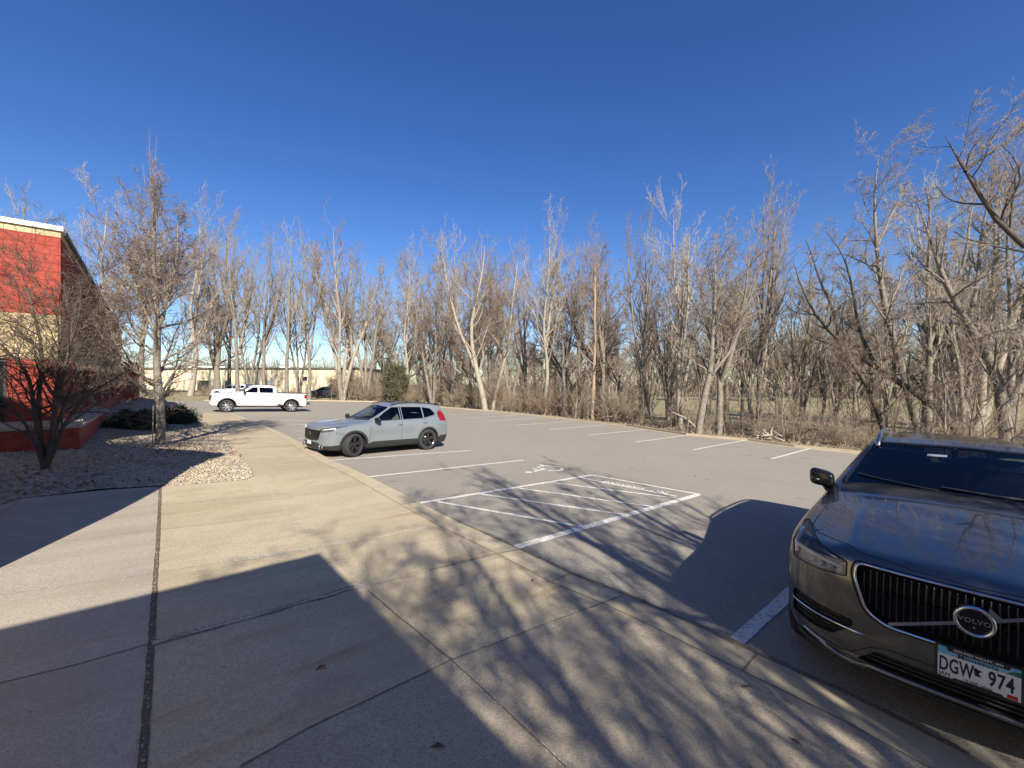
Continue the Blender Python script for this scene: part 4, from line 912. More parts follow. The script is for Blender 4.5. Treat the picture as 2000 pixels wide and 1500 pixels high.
# multi-stem small tree in front of the store corner
bx, by = Gb(86, 916); bz = zb(bx, by)-.03; D = by
LV_MS = [dict(n=13, t=(.22,.98), ang=42, asd=14, len=.42, fall=.3, up=.04, wig=.13, pts=7, rr=.55, tip=.25),
         dict(n=9, t=(.12,1), ang=38, asd=14, len=.45, fall=.4, up=.03, wig=.15, pts=5, rr=.6, rmin=.005, tip=.5),
         dict(n=7, t=(.1,1), ang=40, asd=14, len=.45, fall=.4, up=.03, wig=.18, pts=4, rr=.7, rmin=.0034, tip=.6),
         dict(n=4, t=(.1,1), ang=40, asd=14, len=.5, fall=.3, up=.0, wig=.18, pts=3, rr=.8, rmin=.0026, tip=.7, minl=.05)]
stems = []
for (q, off, r0) in (([(80,915),(75,850),(68,740),(30,690),(-25,650)], -.5, .05), ([(84,915),(78,800),(88,700),(60,600),(30,520)], .3, .05), ([(90,915),(100,850),(112,760),(122,680),(110,560)], 0, .065),
      ([(92,912),(110,860),(150,790),(200,750),(260,720)], -.3, .04), ([(95,905),(105,850),(135,760),(180,660),(230,600)], .5, .045), ([(94,908),(106,840),(125,740),(150,640),(165,540)], -.4, .045), ([(78,912),(70,850),(20,790),(-60,740)], .4, .04)):
    n_ = len(q); stems.append(([(bx, by, bz)]+[tp_(a, b, off*(i+1)/n_) for i, (a, b) in enumerate(q[1:])], lin(r0, .007, n_)))
M['twig_dark'] = mat('twig_dark', (.13,.095,.07), .8)
custom('multi_stem_tree', 'dark multi stemmed small tree in front of the store corner', stems, LV_MS, 302, M['bark_dark'], M['twig_dark'], (bx,by,bz))
# shadow-casting trees behind the photographer and to the right
for k, x, y, h, lb in (('vase0', 4.5, -1.7, 9.5, 'bare multi stemmed tree just behind the viewpoint shading the kerb'), ('broad1', 3.2, -5.6, 9.5, 'bare tree behind the viewpoint shading the hatched aisle'), ('broad2', 5.6, -4.2, 8.5, 'bare tree behind the viewpoint shading the dark SUV'), ('vase1', .6, -11.5, 11.5, 'bare multi stemmed tree well behind the viewpoint'), ('broad0', 3.4, -9.5, 10, 'second bare tree well behind the viewpoint')):
    put(k, x, y, zt1(x, y), h, lb, 'tree', None, x*2)
# junipers in the shade of the store and the cedar in the wood
def evergreen(name, label, p, rx, ry, rz_, n, seed, m, cat='shrub', leaf=.05, stem=True):
    rs = np.random.RandomState(seed); d = unit(rs.normal(size=(n, 3))); rr = rs.uniform(.25, 1, (n, 1))**.5
    lump = 1+.22*np.sin(d[:, :1]*7+seed)*np.cos(d[:, 1:2]*6)+.15*np.sin(d[:, 2:]*11)
    c = d*rr*lump*np.array([rx, ry, rz_]); c[:, 2] = np.abs(c[:, 2]) if rz_ < 1.2 else c[:, 2]+rz_
    a = unit(d+rs.normal(0, .7, (n, 3))); b = unit(np.cross(a, rs.normal(size=(n, 3))))
    L = leaf*rs.uniform(.7, 1.6, (n, 1)); V = np.stack([c-b*L*.3, c+b*L*.3, c+a*L*1.6+b*L*.1, c+a*L*1.6-b*L*.1], 1).reshape(-1, 3)
    r = empty(name, label, cat, p); quads('foliage', V, np.arange(n*4).reshape(-1, 4), m, r, smooth=False)
    mb = MB(); 
    for i in range(5): e = rs.normal(0, .45, 2); mb.tube([(0,0,-.1), (e[0]*rx*.5, e[1]*ry*.5, rz_*.5), (e[0]*rx, e[1]*ry, rz_*.9)], [.03,.02,.008], 5)
    mb.build('stems', M['bark_dark'], r); return r
M['juniper'] = mat('juniper_needles', (.028,.045,.02), .8, noise=[(2,.6,(.055,.065,.028),{})]); M['cedar'] = mat('cedar_needles', (.075,.075,.035), .85, noise=[(1.2,.6,(.12,.10,.055),{})])
for px, py, rx, rz_, lb in ((262,836,.75,.62,'low dark juniper against the store wall in shade'), (345,826,.7,.7,'dark juniper just right behind the brown tree trunk')):
    p = Gb(px, py); evergreen('juniper', lb, (p[0], p[1], zb(*p)), rx, .7, rz_, 5200, px, M['juniper'])
dd = ky(770)+1.6; p = foot(772, dd); evergreen('cedar_bush', 'dark green cedar bush in the wood behind the grey SUV', p, 1.6, 1.4, 2.6, 7000, 5, M['cedar'], leaf=.11)
dd = 66; p = foot(655, dd); evergreen('cedar_bush', 'small green conifer beside the parked cars at the warehouse', p, .9, .9, 1.5, 2500, 6, M['cedar'], leaf=.12)
# fallen logs, pale brush heap and rubbish behind the kerb
M['dead_wood'] = mat('dead_wood', (.30,.265,.215), .9, noise=[(8,.6,(.25,.21,.17),{})])
dd = ky(1490)+2.0; p = foot(1492, dd); mb = MB(); rs = np.random.RandomState(4)
for i in range(26):
    c = rs.normal(0, .28, 3)*np.array([1,1,.3])+np.array([0,0,.3]); v = unit(rs.normal(size=3)*np.array([1,1,.5]))*rs.uniform(.15,.4); mb.tube([c-v, c+v*.2+rs.normal(0,.04,3), c+v], [.035,.06,.03], 6)
o = mb.build('root_heap', M['dead_wood'], None, True); o.location = p; tag(o, 'bleached tangle of roots lying at the brush edge behind the kerb', 'dead wood')
for (xa, ya, xb, yb, r0, lb) in ((1300,800,1370,845,.08,'pale fallen branch leaning near the right leaning trunk'), (860,700,985,800,.1,'pale crooked fallen trunk right of the grey SUV'), (1560,848,1600,838,.05,'thin dead branch on the litter before the dark SUV')):
    da = ky((xa+xb)/2)+3; a = px3(xa, ya, da+1.5); b = px3(xb, yb, da)
    mid = tuple((np.array(a)+np.array(b))/2+np.array([.2,0,.15])); o = MB().tube([a, mid, b], [r0*.6, r0, r0*.9], 7).build('fallen_branch', M['dead_wood'], None, True); tag(o, lb, 'dead wood')
# litter under the wood: a strip of brown leaves and dead stalks
P = []
rs = np.random.RandomState(21)
for i in range(9000):
    px = rs.uniform(620, 2100); dd = ky(px)+.3+rs.exponential(4.5); P.append(((px-1000)/FPX*dd, dd))
P = np.array(P); n = len(P); zz = zt(P[:,0], P[:,1]); base = np.stack([P[:,0], P[:,1], zz-.03], 1)
d = unit(rs.normal(size=(n,3))*np.array([1,1,.35])+np.array([0,0,.35])); L = rs.uniform(.12,.5,(n,1)); s_ = unit(np.cross(d, rs.normal(size=(n,3))))*rs.uniform(.008,.028,(n,1))
V = np.stack([base-s_, base+s_, base+d*L+s_*.3, base+d*L-s_*.3], 1).reshape(-1,3)
o = quads('dead_stalks', V, np.arange(n*4).reshape(-1,4), M['brush'], smooth=False); tag(o, 'dead stalks and leaf litter under the brush', 'undergrowth', kind='stuff')
n = 16000; px = rs.uniform(700, 2050, n); dd = np.array([ky(p) for p in px])+rs.uniform(.2, 1.9, n); x = (px-1000)/FPX*dd
base = np.stack([x, dd, zt(x, dd)-.03], 1); d = unit(rs.normal(size=(n,3))*np.array([1,1,.3])+np.array([0,0,1.])); s_ = unit(np.cross(d, rs.normal(size=(n,3))))*.012
V = np.stack([base-s_, base+s_, base+d*rs.uniform(.05,.12,(n,1))], 1).reshape(-1,3)
M['grass'] = mat('verge_grass', (.12,.115,.05), .9, noise=[(1.5,.7,(.22,.18,.09),{})])
o = quads('verge_grass', V, np.arange(n*3).reshape(-1,3), M['grass'], smooth=False); tag(o, 'short half green grass on the verge behind the far kerb', 'grass', kind='stuff')
# ------------------------------------------------------------------ vehicles
def basis(yaw):
    F = np.array([math.sin(yaw), math.cos(yaw), 0]); F[2] = GA*F[0]+GB*F[1]; F /= np.linalg.norm(F)
    N = np.array([-GA, -GB, 1]); N /= np.linalg.norm(N); return F, np.cross(N, F), N
def place(root, x, y, yaw_deg, s=1.0, z=None, dz=0.0):
    F, L, N = basis(R(yaw_deg)); zz = (zp(x, y) if z is None else z)+dz
    root.matrix_world = Matrix(((F[0]*s, L[0]*s, N[0]*s, x), (F[1]*s, L[1]*s, N[1]*s, y), (F[2]*s, L[2]*s, N[2]*s, zz), (0,0,0,1)))
def table(pts, x0, x1, sm=.03, n=1500):
    xs = np.linspace(x0, x1, n); pts = sorted(pts); y = np.interp(xs, [p[0] for p in pts], [p[1] for p in pts])
    k = max(1, int(sm/((x1-x0)/n))); w_ = np.hanning(2*k+3); w_ /= w_.sum()
    y = np.convolve(np.pad(y, k+1, mode='edge'), w_, 'valid'); return lambda q: np.interp(q, xs, y)
def smax(fs, r):
    m = np.maximum.reduce(fs); return m+r*np.log(sum(np.exp((f-m)/r) for f in fs))
class Shell:
    """car body as the boundary of a smooth implicit shape; parts are cut out of one dense skin"""
    def __init__(s, f, xr, xf, zc=.62, back=.75, nst=150, nfan=46, nth=140):
        s.f = f; s.zc = zc
        th = np.linspace(0, 2*np.pi, nth, endpoint=False)+np.pi/nth
        # more columns toward the sides' upper half
        rows = []
        for a in np.linspace(0, np.pi/2, nfan, endpoint=False)[1:]: rows.append((xr+back, -math.cos(a), math.sin(a)))
        for x in np.linspace(xr+back, xf-back, nst): rows.append((x, 0., 1.))
        for a in np.linspace(np.pi/2, 0, nfan, endpoint=False)[1:]: rows.append((xf-back, math.cos(a), math.sin(a)))
        rows = np.array(rows); nr = len(rows)
        o = np.zeros((nr, nth, 3)); o[..., 0] = rows[:, :1]; o[..., 2] = zc
        d = np.stack([np.broadcast_to(rows[:, 1:2], (nr, nth)), rows[:, 2:3]*np.cos(th)[None], rows[:, 2:3]*np.sin(th)[None]*.8], -1); d = unit(d)
        P = s.ray(o.reshape(-1, 3), d.reshape(-1, 3))
        idx = np.arange(nr*nth).reshape(nr, nth); nx_ = np.roll(idx, -1, 1)
        F = np.stack([idx[:-1], idx[1:], nx_[1:], nx_[:-1]], -1).reshape(-1, 4)
        # poles
        k = len(P); pf = s.ray(np.array([[xf-back, 0, zc]]), np.array([[1., 0, 0]])); pr = s.ray(np.array([[xr+back, 0, zc]]), np.array([[-1., 0, 0]]))
        P = np.concatenate([P, pf, pr]); a = idx[-1]; b = idx[0]
        F = np.concatenate([F, np.stack([a, np.full(nth, k), np.full(nth, k), np.roll(a, -1)], -1)[:, [0, 1, 3, 3]]*1, np.stack([np.full(nth, k+1), b, np.roll(b, -1), np.roll(b, -1)], -1)])
        s.P = P; s.F = F; s.lab = np.zeros(len(F), int); s.names = ['body']
    def ray(s, o, d, t0=0., t1=2.4):
        lo = np.full(len(o), t0); hi = np.full(len(o), t1)
        for _ in range(26):
            m = (lo+hi)/2; v = s.f(o+d*m[:, None]); lo = np.where(v < 0, m, lo); hi = np.where(v < 0, hi, m)
        return o+d*((lo+hi)/2)[:, None]
    def sx(s, y, z, sign=1):        # front/rear surface above (y, z)
        y = np.atleast_1d(np.asarray(y, float)); z = np.broadcast_to(np.asarray(z, float), y.shape)
        o = np.stack([np.full(y.shape, s.mid), y, z], -1).reshape(-1, 3)
        return s.ray(o, np.tile([[float(sign), 0, 0]], (len(o), 1)), 0, 4)
    def sy(s, x, z, sign=1):
        x = np.atleast_1d(np.asarray(x, float)); z = np.broadcast_to(np.asarray(z, float), x.shape)
        o = np.stack([x, np.zeros(x.shape), z], -1).reshape(-1, 3); return s.ray(o, np.tile([[0, float(sign), 0]], (len(o), 1)), 0, 1.6)
    def sz(s, x, y):
        x = np.atleast_1d(np.asarray(x, float)); y = np.broadcast_to(np.asarray(y, float), x.shape)
        o = np.stack([x, y, np.full(x.shape, s.zc)], -1); return s.ray(o, np.tile([[0, 0, 1.]], (len(o), 1)), 0, 2)
    def cut(s, name, plane, poly, cond, over=True):
        """label the faces whose centre lies in poly (plane 'xz','yz','xy') and meets cond(P); snap the edge to the outline"""
        ax_ = {'xz': (0, 2), 'yz': (1, 2), 'xy': (0, 1)}[plane]
        c = s.P[s.F].mean(1); ins = inside(c[:, ax_], poly) & cond(c)
        if not over: ins &= s.lab == 0
        if name not in s.names: s.names.append(name)
        s.lab[ins] = s.names.index(name)
        vin = np.zeros(len(s.P), bool); vout = np.zeros(len(s.P), bool); vin[s.F[ins].ravel()] = True; vout[s.F[~ins].ravel()] = True
        b = np.where(vin & vout)[0]
        if not len(b): return
        Q = s.P[b][:, ax_]; best = np.full(len(b), 1e9); tgt = Q.copy(); n = len(poly)
        for i in range(n):
            a = np.array(poly[i]); e = np.array(poly[(i+1) % n])-a; t = np.clip(((Q-a)@e)/max(e@e, 1e-12), 0, 1); q = a+t[:, None]*e; dd = np.hypot(*(Q-q).T)
            k = dd < best; best[k] = dd[k]; tgt[k] = q[k]
        mv = best < .035; b = b[mv]; tgt = tgt[mv]
        if plane == 'xz':
            q = s.P[b]; sg = np.sign(q[:, 1]); n_ = np.concatenate([s.sy(tgt[:, 0][k:k+1], tgt[:, 1][k:k+1], sg[k]) for k in range(0)]) if 0 else None
            o = np.stack([tgt[:, 0], np.zeros(len(b)), tgt[:, 1]], -1); d = np.zeros_like(o); d[:, 1] = sg; s.P[b] = s.ray(o, d, 0, 1.6)
        elif plane == 'yz':
            q = s.P[b]; sg = np.sign(q[:, 0]-s.mid); o = np.stack([np.full(len(b), s.mid), tgt[:, 0], tgt[:, 1]], -1); d = np.zeros_like(o); d[:, 0] = sg; s.P[b] = s.ray(o, d, 0, 4)
        else:
            o = np.stack([tgt[:, 0], tgt[:, 1], np.full(len(b), s.zc)], -1); d = np.zeros_like(o); d[:, 2] = 1; s.P[b] = s.ray(o, d, 0, 2)
    mid = -1.2
    def build(s, mats, root, skip=('void',), split=()):
        out = {}
        for i, nm in enumerate(s.names):
            if nm in skip: continue
            F = s.F[s.lab == i]
            if not len(F): continue
            sets = [(nm, F)]
            if nm in split: cy = s.P[F].mean(1)[:, 1]; sets = [(nm, F[cy > 0]), (nm, F[cy <= 0])]
            for nm2, FF in sets:
                if not len(FF): continue
                u_, inv = np.unique(FF, return_inverse=True); V = s.P[u_]; FF = inv.reshape(FF.shape)
                bm = bmesh.new(); vs = [bm.verts.new(v) for v in V]
                for f in FF:
                    g = list(dict.fromkeys(f.tolist()))
                    if len(g) >= 3:
                        try: bm.faces.new([vs[k] for k in g])
                        except ValueError: pass
                for f in bm.faces: f.smooth = True
                bm.normal_update()
                sc_ = sum(f.normal.dot(f.calc_center_median()-Vector((min(max(f.calc_center_median().x, -3.2), .3), 0, s.zc))) for f in bm.faces)
                if sc_ < 0: bmesh.ops.reverse_faces(bm, faces=bm.faces[:])
                me = bpy.data.meshes.new(nm2); bm.to_mesh(me); bm.free(); me.materials.append(mats.get(nm, mats['body']))
                o = bpy.data.objects.new(nm2, me); C.link(o); o.parent = root; out.setdefault(nm2, []).append(o)
        return out
def loop_pts(poly, step=.03):
    out = []
    n = len(poly)
    for i in range(n):
        a = np.array(poly[i], float); b = np.array(poly[(i+1) % n], float); k = max(1, int(np.linalg.norm(b-a)/step))
        out += [tuple(a+(b-a)*j/k) for j in range(k)]
    return out
def rounded(poly, r=.04, k=4):
    out = []; n = len(poly)
    for i in range(n):
        p = np.array(poly[i], float); a = np.array(poly[i-1], float); b = np.array(poly[(i+1) % n], float)
        rr = min(r, np.linalg.norm(a-p)*.45, np.linalg.norm(b-p)*.45)
        s_ = p+(a-p)/np.linalg.norm(a-p)*rr; e = p+(b-p)/np.linalg.norm(b-p)*rr
        for j in range(k+1): t = j/k; out.append(tuple((1-t)**2*s_+2*t*(1-t)*p+t*t*e))
    return out
def side_tube(mb, sh, pts, r, sg, off=.0, closed=False, n=6, step=.05):
    L = [pts[0]]
    for a, b in zip(pts[:-1], pts[1:]):
        k = max(1, int(math.hypot(b[0]-a[0], b[1]-a[1])/step)); L += [(a[0]+(b[0]-a[0])*j/k, a[1]+(b[1]-a[1])*j/k) for j in range(1, k+1)]
    q = sh.sy([p[0] for p in L], [p[1] for p in L], sg); q[:, 1] += sg*off; mb.tube(q, r, n, closed=closed)
def front_tube(mb, sh, pts, r, off=0., closed=False, n=8, sign=1, step=.04):
    L = [pts[0]]
    seq = list(zip(pts[:-1], pts[1:]))
    if closed: seq.append((pts[-1], pts[0]))
    for a, b in seq:
        k = max(1, int(math.hypot(b[0]-a[0], b[1]-a[1])/step)); L += [(a[0]+(b[0]-a[0])*j/k, a[1]+(b[1]-a[1])*j/k) for j in range(1, k+1)]
    if closed: L = L[:-1]
    q = sh.sx([p[0] for p in L], [p[1] for p in L], sign); q[:, 0] += sign*off; mb.tube(q, r, n, closed=closed)
def circ(cx, cz, r, n=40, a0=0, a1=360): return [(cx+r*math.cos(R(a0+(a1-a0)*i/n)), cz+r*math.sin(R(a0+(a1-a0)*i/n))) for i in range(n)]
M['tyre'] = mat('tyre_rubber', (.028,.027,.026), .85, bump=(90,.3,.003)); M['blackplastic'] = mat('black_plastic', (.022,.022,.022), .55, bump=(150,.2,.002)); M['blackgloss'] = mat('black_gloss', (.012,.012,.013), .15)
M['chrome'] = mat('chrome_trim', (.62,.62,.63), .14, metal=1.); M['satin'] = mat('satin_grey', (.22,.22,.22), .42, metal=.9); M['silver'] = mat('satin_silver', (.42,.42,.43), .32, metal=1.); M['rim_dark'] = mat('black_rim', (.018,.018,.02), .25, spec=.6); M['rim_silver'] = mat('silver_rim', (.5,.5,.5), .3, metal=.9)
M['undercarriage'] = mat('underbody', (.012,.012,.012), .9); M['interior'] = mat('cabin_interior', (.045,.043,.042), .8); M['leather'] = mat('seat_leather', (.03,.028,.026), .5)
M['lamp_clear'] = mat('headlamp_lens', (.55,.58,.62), .08, spec=.7, coat=1.); M['lamp_dark'] = mat('lamp_housing', (.06,.065,.07), .12, spec=.7, coat=1.); M['lamp_pan'] = mat('lamp_pan', (.62,.63,.64), .3, metal=.3); M['lamp_dark2'] = mat('lamp_housing_b', (.06,.065,.07), .12, spec=.7, coat=1.); M['lamp_white'] = mat('lamp_reflector', (.85,.86,.88), .2)
M['lamp_red'] = mat('tail_lamp', (.20,.006,.008), .12, coat=1.)
M['g_clear'] = glass_mat('glass_clear', (.62,.72,.68), 1.0); M['g_tint'] = glass_mat('glass_tinted', (.06,.065,.07), 1.0); M['g_dark'] = glass_mat('glass_windshield_dark', (.62,.70,.66), 1.0)
def wheel(name, root, x, y, r, wd, kind, m_rim, steer=0, sg=1):
    """wheel centred at (x, y, r); sg = side the face looks to"""
    w_ = bpy.data.objects.new(name, None); C.link(w_); w_.parent = root; w_.location = (x, y, r); w_.rotation_euler = (0, 0, steer); w_.empty_display_size = .1
    rr = r*.70; h = wd/2
    mb = MB(); pf = [(rr*.985, -h*.8), (rr*1.02, -h), (r*.93, -h*1.02), (r*.985, -h*.82), (r, -h*.55), (r, h*.55), (r*.985, h*.82), (r*.93, h*1.02), (rr*1.02, h), (rr*.985, h*.8), (rr*.985, -h*.8)]
    mb.lathe(pf, 56)
    mb.build('tyre', M['tyre'], w_, True)
    mb = MB(); f = sg*h
    mb.lathe([(rr*.99, -f*.7), (rr*.93, -f*.6), (rr*.9, f*.1), (rr*.94, f*.82), (rr*1.0, f*.93), (rr*1.0, f*.85)], 56)
    mb.lathe([(.001, f*.72), (r*.085, f*.72), (r*.10, f*.62), (r*.17, f*.5), (r*.17, f*.2)], 28)
    ns = dict(five=5, split=5, eight=8, six=6)[kind]
    for i in range(ns):
        a = 2*math.pi*i/ns+.3
        for o_ in ((-.16, .16) if kind in ('five', 'split') else (0,)):
            a1 = a+o_; c0 = Vector((math.cos(a+o_*.5)*r*.12, f*.55, math.sin(a+o_*.5)*r*.12)); c1 = Vector((math.cos(a1)*rr*.93, f*.74, math.sin(a1)*rr*.93)); t = Vector((-math.sin(a1), 0, math.cos(a1)))
            wd0 = r*.075 if kind != 'eight' else r*.085
            V = []
            for c_, ww in ((c0, wd0*.8), (c1, wd0)):
                for dy in (0, -sg*.03): V += [c_-t*ww+Vector((0, dy, 0)), c_+t*ww+Vector((0, dy, 0))]
            mb.add(V, [(0,1,5,4), (2,6,7,3), (0,4,6,2), (1,3,7,5), (0,2,3,1), (4,5,7,6)])
    mb.build('rim', m_rim, w_, False)
    mb = MB(); mb.lathe([(.001, f*.05), (r*.46, f*.05), (r*.46, -f*.1)], 36); mb.build('brake_disc', M['silver'], w_, True)
def arch_liner(root, x, r, w0, w1):
    for sg in (1, -1):
        mb = MB(); n = 20; V = []
        for i in range(n+1):
            a = R(-15+210*i/n)
            for y in (w0, w1): V.append((x+r*math.cos(a), sg*y, r*.93+r*math.sin(a)*1.0))
        mb.add(V, [(2*i, 2*i+1, 2*i+3, 2*i+2) for i in range(n)]); k = len(mb.v)
        mb.add([(x, sg*w0, r*.9)]+[V[2*i] for i in range(n+1)], [(0, i+1, i+2) for i in range(n)])
        mb.build('wheel_arch', M['undercarriage'], root)
def seat(root, x, y, z, m, name='seat'):
    mb = MB(); mb.box(x-.25, x+.28, y-.26, y+.26, z-.1, z+.08)
    V = []; 
    for (dx, dz, hw) in ((-.20, .06, .25), (-.30, .35, .27), (-.38, .60, .22)):
        for t in (0, .12): V += [(x+dx-t, y-hw, z+dz), (x+dx-t, y+hw, z+dz)]
    mb.add(V, [(0,1,5,4), (4,5,9,8), (2,6,7,3), (6,10,11,7), (0,4,6,2), (4,8,10,6), (1,3,7,5), (5,7,11,9), (8,9,11,10)])
    o = mb.build(name, m, root, True, bevel=.03, seg=3)
    mb = MB(); mb.ball((x-.46, y, z+.74), (.06, .14, .11), 14, 10); mb.tube([(x-.44, y-.05, z+.56), (x-.46, y-.05, z+.7)], .008, 5); mb.tube([(x-.44, y+.05, z+.56), (x-.46, y+.05, z+.7)], .008, 5)
    mb.build('headrest', m, o, True)
def steering(root, x, y, z):
    mb = MB(); q = []
    for i in range(28): a = 2*math.pi*i/28; q.append((x+.07*math.sin(a), y+.185*math.cos(a), z+.17*math.sin(a)))
    mb.tube(q, .016, 8, closed=True); mb.ball((x+.0, y, z), (.04, .09, .07), 12, 8); mb.box(x-.01, x+.02, y-.17, y+.17, z-.02, z+.02); mb.build('steering_wheel', M['blackplastic'], root, True)
def text_mesh(body, size, m, depth=.0006, name='lettering', sp=1.0, bold=0., shear=0.):
    cu = bpy.data.curves.new('t', 'FONT'); cu.body = body; cu.size = size; cu.align_x = 'CENTER'; cu.align_y = 'CENTER'; cu.extrude = depth; cu.space_character = sp; cu.offset = bold; cu.shear = shear; cu.resolution_u = 4
    t = bpy.data.objects.new('t', cu); C.link(t); dg = bpy.context.evaluated_depsgraph_get(); me = bpy.data.meshes.new_from_object(t.evaluated_get(dg))
    bpy.data.objects.remove(t); bpy.data.curves.remove(cu); me.materials.clear(); me.materials.append(m); me.name = name
    o = bpy.data.objects.new(name, me); C.link(o); return o
def front_frame(o, parent, x, y, z, pitch=0., scale=(1, 1)):
    """lay a flat XY mesh onto a plane facing +x (car front): text right = +y, up = z"""
    for v in o.data.vertices:
        a, b, c = v.co.x*scale[0], v.co.y*scale[1], v.co.z; v.co = (c*math.cos(pitch)-b*math.sin(pitch), a, b*math.cos(pitch)+c*math.sin(pitch))
    o.parent = parent; o.location = (x, y, z)
# =============================================================== large dark SUV in front
def big_suv():
    zz = lambda z: z if z < 1.15 else 1.15+(z-1.15)*.85
    ztop = table([(1.2,.92),(.9,.97),(.84,1.005),(.72,1.022),(.45,1.058),(0,1.115),(-.40,1.162),(-.56,1.178),(-.66,1.215),(-1.56,zz(1.655)),(-1.8,zz(1.70)),(-2.4,zz(1.72)),(-3.2,zz(1.695)),(-3.75,zz(1.62)),(-3.98,zz(1.54)),(-4.3,1.40)], -4.6, 1.3, .07)
    xfr = table([(.0,.80),(.28,.80),(.36,.855),(.50,.875),(.62,.885),(.80,.88),(.92,.862),(1.0,.82),(1.2,.6)], 0, 1.4, .05)
    xre = table([(0,-3.85),(.3,-3.95),(.5,-4.07),(.8,-4.08),(1.1,-4.02),(1.5,-3.86),(1.8,-3.7)], 0, 1.9, .05)
    sh_ = table([(0,.86),(.25,.90),(.40,.945),(.62,.958),(.80,.952),(.95,.935),(1.05,.905),(1.12,.872),(1.583,.610),(1.80,.47)], 0, 2, .035)
    wx = table([(-4.2,.90),(-3.5,.98),(-2.5,1.0),(.1,1.0),(.5,.985),(.9,.95)], -4.3, 1.2, .2)
    def f(P):
        x, y, z = P[:, 0], np.abs(P[:, 1]), P[:, 2]
        xb = x+.20*y**2*sstep(-.2, -.8, x)*sstep(-2.6, -1.6, x)     # curved windscreen
        crown = .10*y**2+.10*np.clip(y-.50, 0, 1)**2*sstep(-.7, -.3, x)
        hoodridge = .018*np.exp(-((y-.56)/.09)**2)*sstep(-.5, .1, x)*(x < .95)
        g1 = z-(ztop(xb)-crown+hoodridge)
        arch = .02*np.exp(-((x)/.5)**4)*np.exp(-((z-.6)/.35)**2)+.02*np.exp(-((x+2.98)/.5)**4)*np.exp(-((z-.6)/.35)**2)
        g2 = y-(sh_(z)*wx(x)+arch)
        g3 = (x-(xfr(z)-.10*y**2-.42*y**5))*.9
        g4 = xre(z)+.12*y**2+.25*y**5-x
        g5 = .26-z
        return smax([g1, g2, g3, g4, g5], .022)
    sh = Shell(f, -4.09, .885, zc=.64, back=.80, nst=190, nfan=90, nth=300)
    root = empty('parked_suv', 'large dark metallic SUV with chrome grille parked nose to the kerb at the right edge', 'car', (3, 3, -2))
    side = lambda c: np.abs(c[:, 1]) > .5
    sh.mid = -2.2
    # wheel openings
    for cx in (0, -2.984): sh.cut('void', 'xz', circ(cx, .375, .445, 60), lambda c: (np.abs(c[:, 1]) > .62) & (c[:, 2] < .86))
    sh.cut('void', 'xy', [(-4, -.9), (-4, .9), (.6, .9), (.6, -.9)], lambda c: c[:, 2] < .285)
    # glass
    ws = rounded([(-.735,1.185),(-.50,1.222),(0,1.238),(.50,1.222),(.735,1.185),(.745,1.21),(.635,zz(1.50)),(.585,zz(1.605)),(.45,zz(1.625)),(0,zz(1.64)),(-.45,zz(1.625)),(-.585,zz(1.605)),(-.635,zz(1.50)),(-.745,1.21)], .05)
    sh.cut('windshield', 'yz', ws, lambda c: (c[:, 0] > -1.75) & (c[:, 0] < -.5))
    cowl = [(-.78,1.13),(.78,1.13),(.78,1.18),(.735,1.185),(.5,1.222),(0,1.238),(-.5,1.222),(-.735,1.185),(-.78,1.18)]
    sh.cut('cowl_panel', 'xy', [(-.565,0),(-.585,.35),(-.665,.76),(-.98,.78),(-.98,-.78),(-.665,-.76),(-.585,-.35)], lambda c: c[:, 2] > 1.05, over=False)
    wins = [[(-.92,1.13),(-2.02,1.16),(-2.02,1.60),(-1.72,1.60),(-1.50,1.555),(-1.2,1.36)],[(-2.10,1.16),(-3.06,1.20),(-3.06,1.59),(-2.10,1.60)],[(-3.12,1.21),(-3.72,1.30),(-3.62,1.47),(-3.5,1.53),(-3.12,1.585)]]
    wins = [[(a, zz(b)) for a, b in w_] for w_ in wins]
    for wv in wins: sh.cut('side_window' if wv is not wins[0] else 'front_side_window', 'xz', rounded(wv, .03), lambda c: (np.abs(c[:, 1]) > .52) & (c[:, 2] > 1.1))
    sh.cut('rear_window', 'yz', rounded([(-.55,1.18),(.55,1.18),(.5,1.42),(-.5,1.42)], .05), lambda c: c[:, 0] < -3.5)
    sh.cut('sunroof', 'xy', rounded([(-1.86,-.46),(-1.86,.46),(-3.2,.46),(-3.2,-.46)], .05), lambda c: c[:, 2] > 1.5)
    # front details
    grille = rounded([(-.50,.94),(.50,.94),(.515,.86),(.455,.67),(.36,.615),(-.36,.615),(-.455,.67),(-.515,.86)], .05, 5)
    fr = lambda c: c[:, 0] > .15
    sh.cut('grille_opening', 'yz', grille, fr)
    hl = lambda s_: rounded([(s_*.555,.925),(s_*.70,.965),(s_*.855,1.005),(s_*.885,1.0),(s_*.905,.91),(s_*.885,.805),(s_*.72,.815),(s_*.555,.835)], .012, 3)
    for s_ in (1, -1): sh.cut('headlight', 'yz', hl(s_), lambda c: (c[:, 0] > .05) & (c[:, 2] < 1.02))
    fg = lambda s_: [(s_*.515,.575),(s_*.86,.585),(s_*.885,.56),(s_*.885,.41),(s_*.72,.405),(s_*.62,.425),(s_*.515,.535)]
    for s_ in (1, -1): sh.cut('side_intake', 'yz', rounded([(p[0], p[1]) for p in fg(s_)], .015), lambda c: (c[:, 0] > .1))
    low_in = rounded([(-.50,.325),(-.40,.43),(.40,.43),(.50,.325)], .02)
    sh.cut('lower_intake', 'yz', low_in, fr)
    hood = [(-.565,0),(-.585,-.35),(-.665,-.76),(-.50,-.78),(0,-.81),(.30,-.82),(.47,-.76),(.66,-.60),(.755,-.50),(.82,-.25),(.835,-.0),(.82,.25),(.755,.50),(.66,.60),(.47,.76),(.30,.82),(0,.81),(-.5,.78),(-.665,.76),(-.585,.35)]
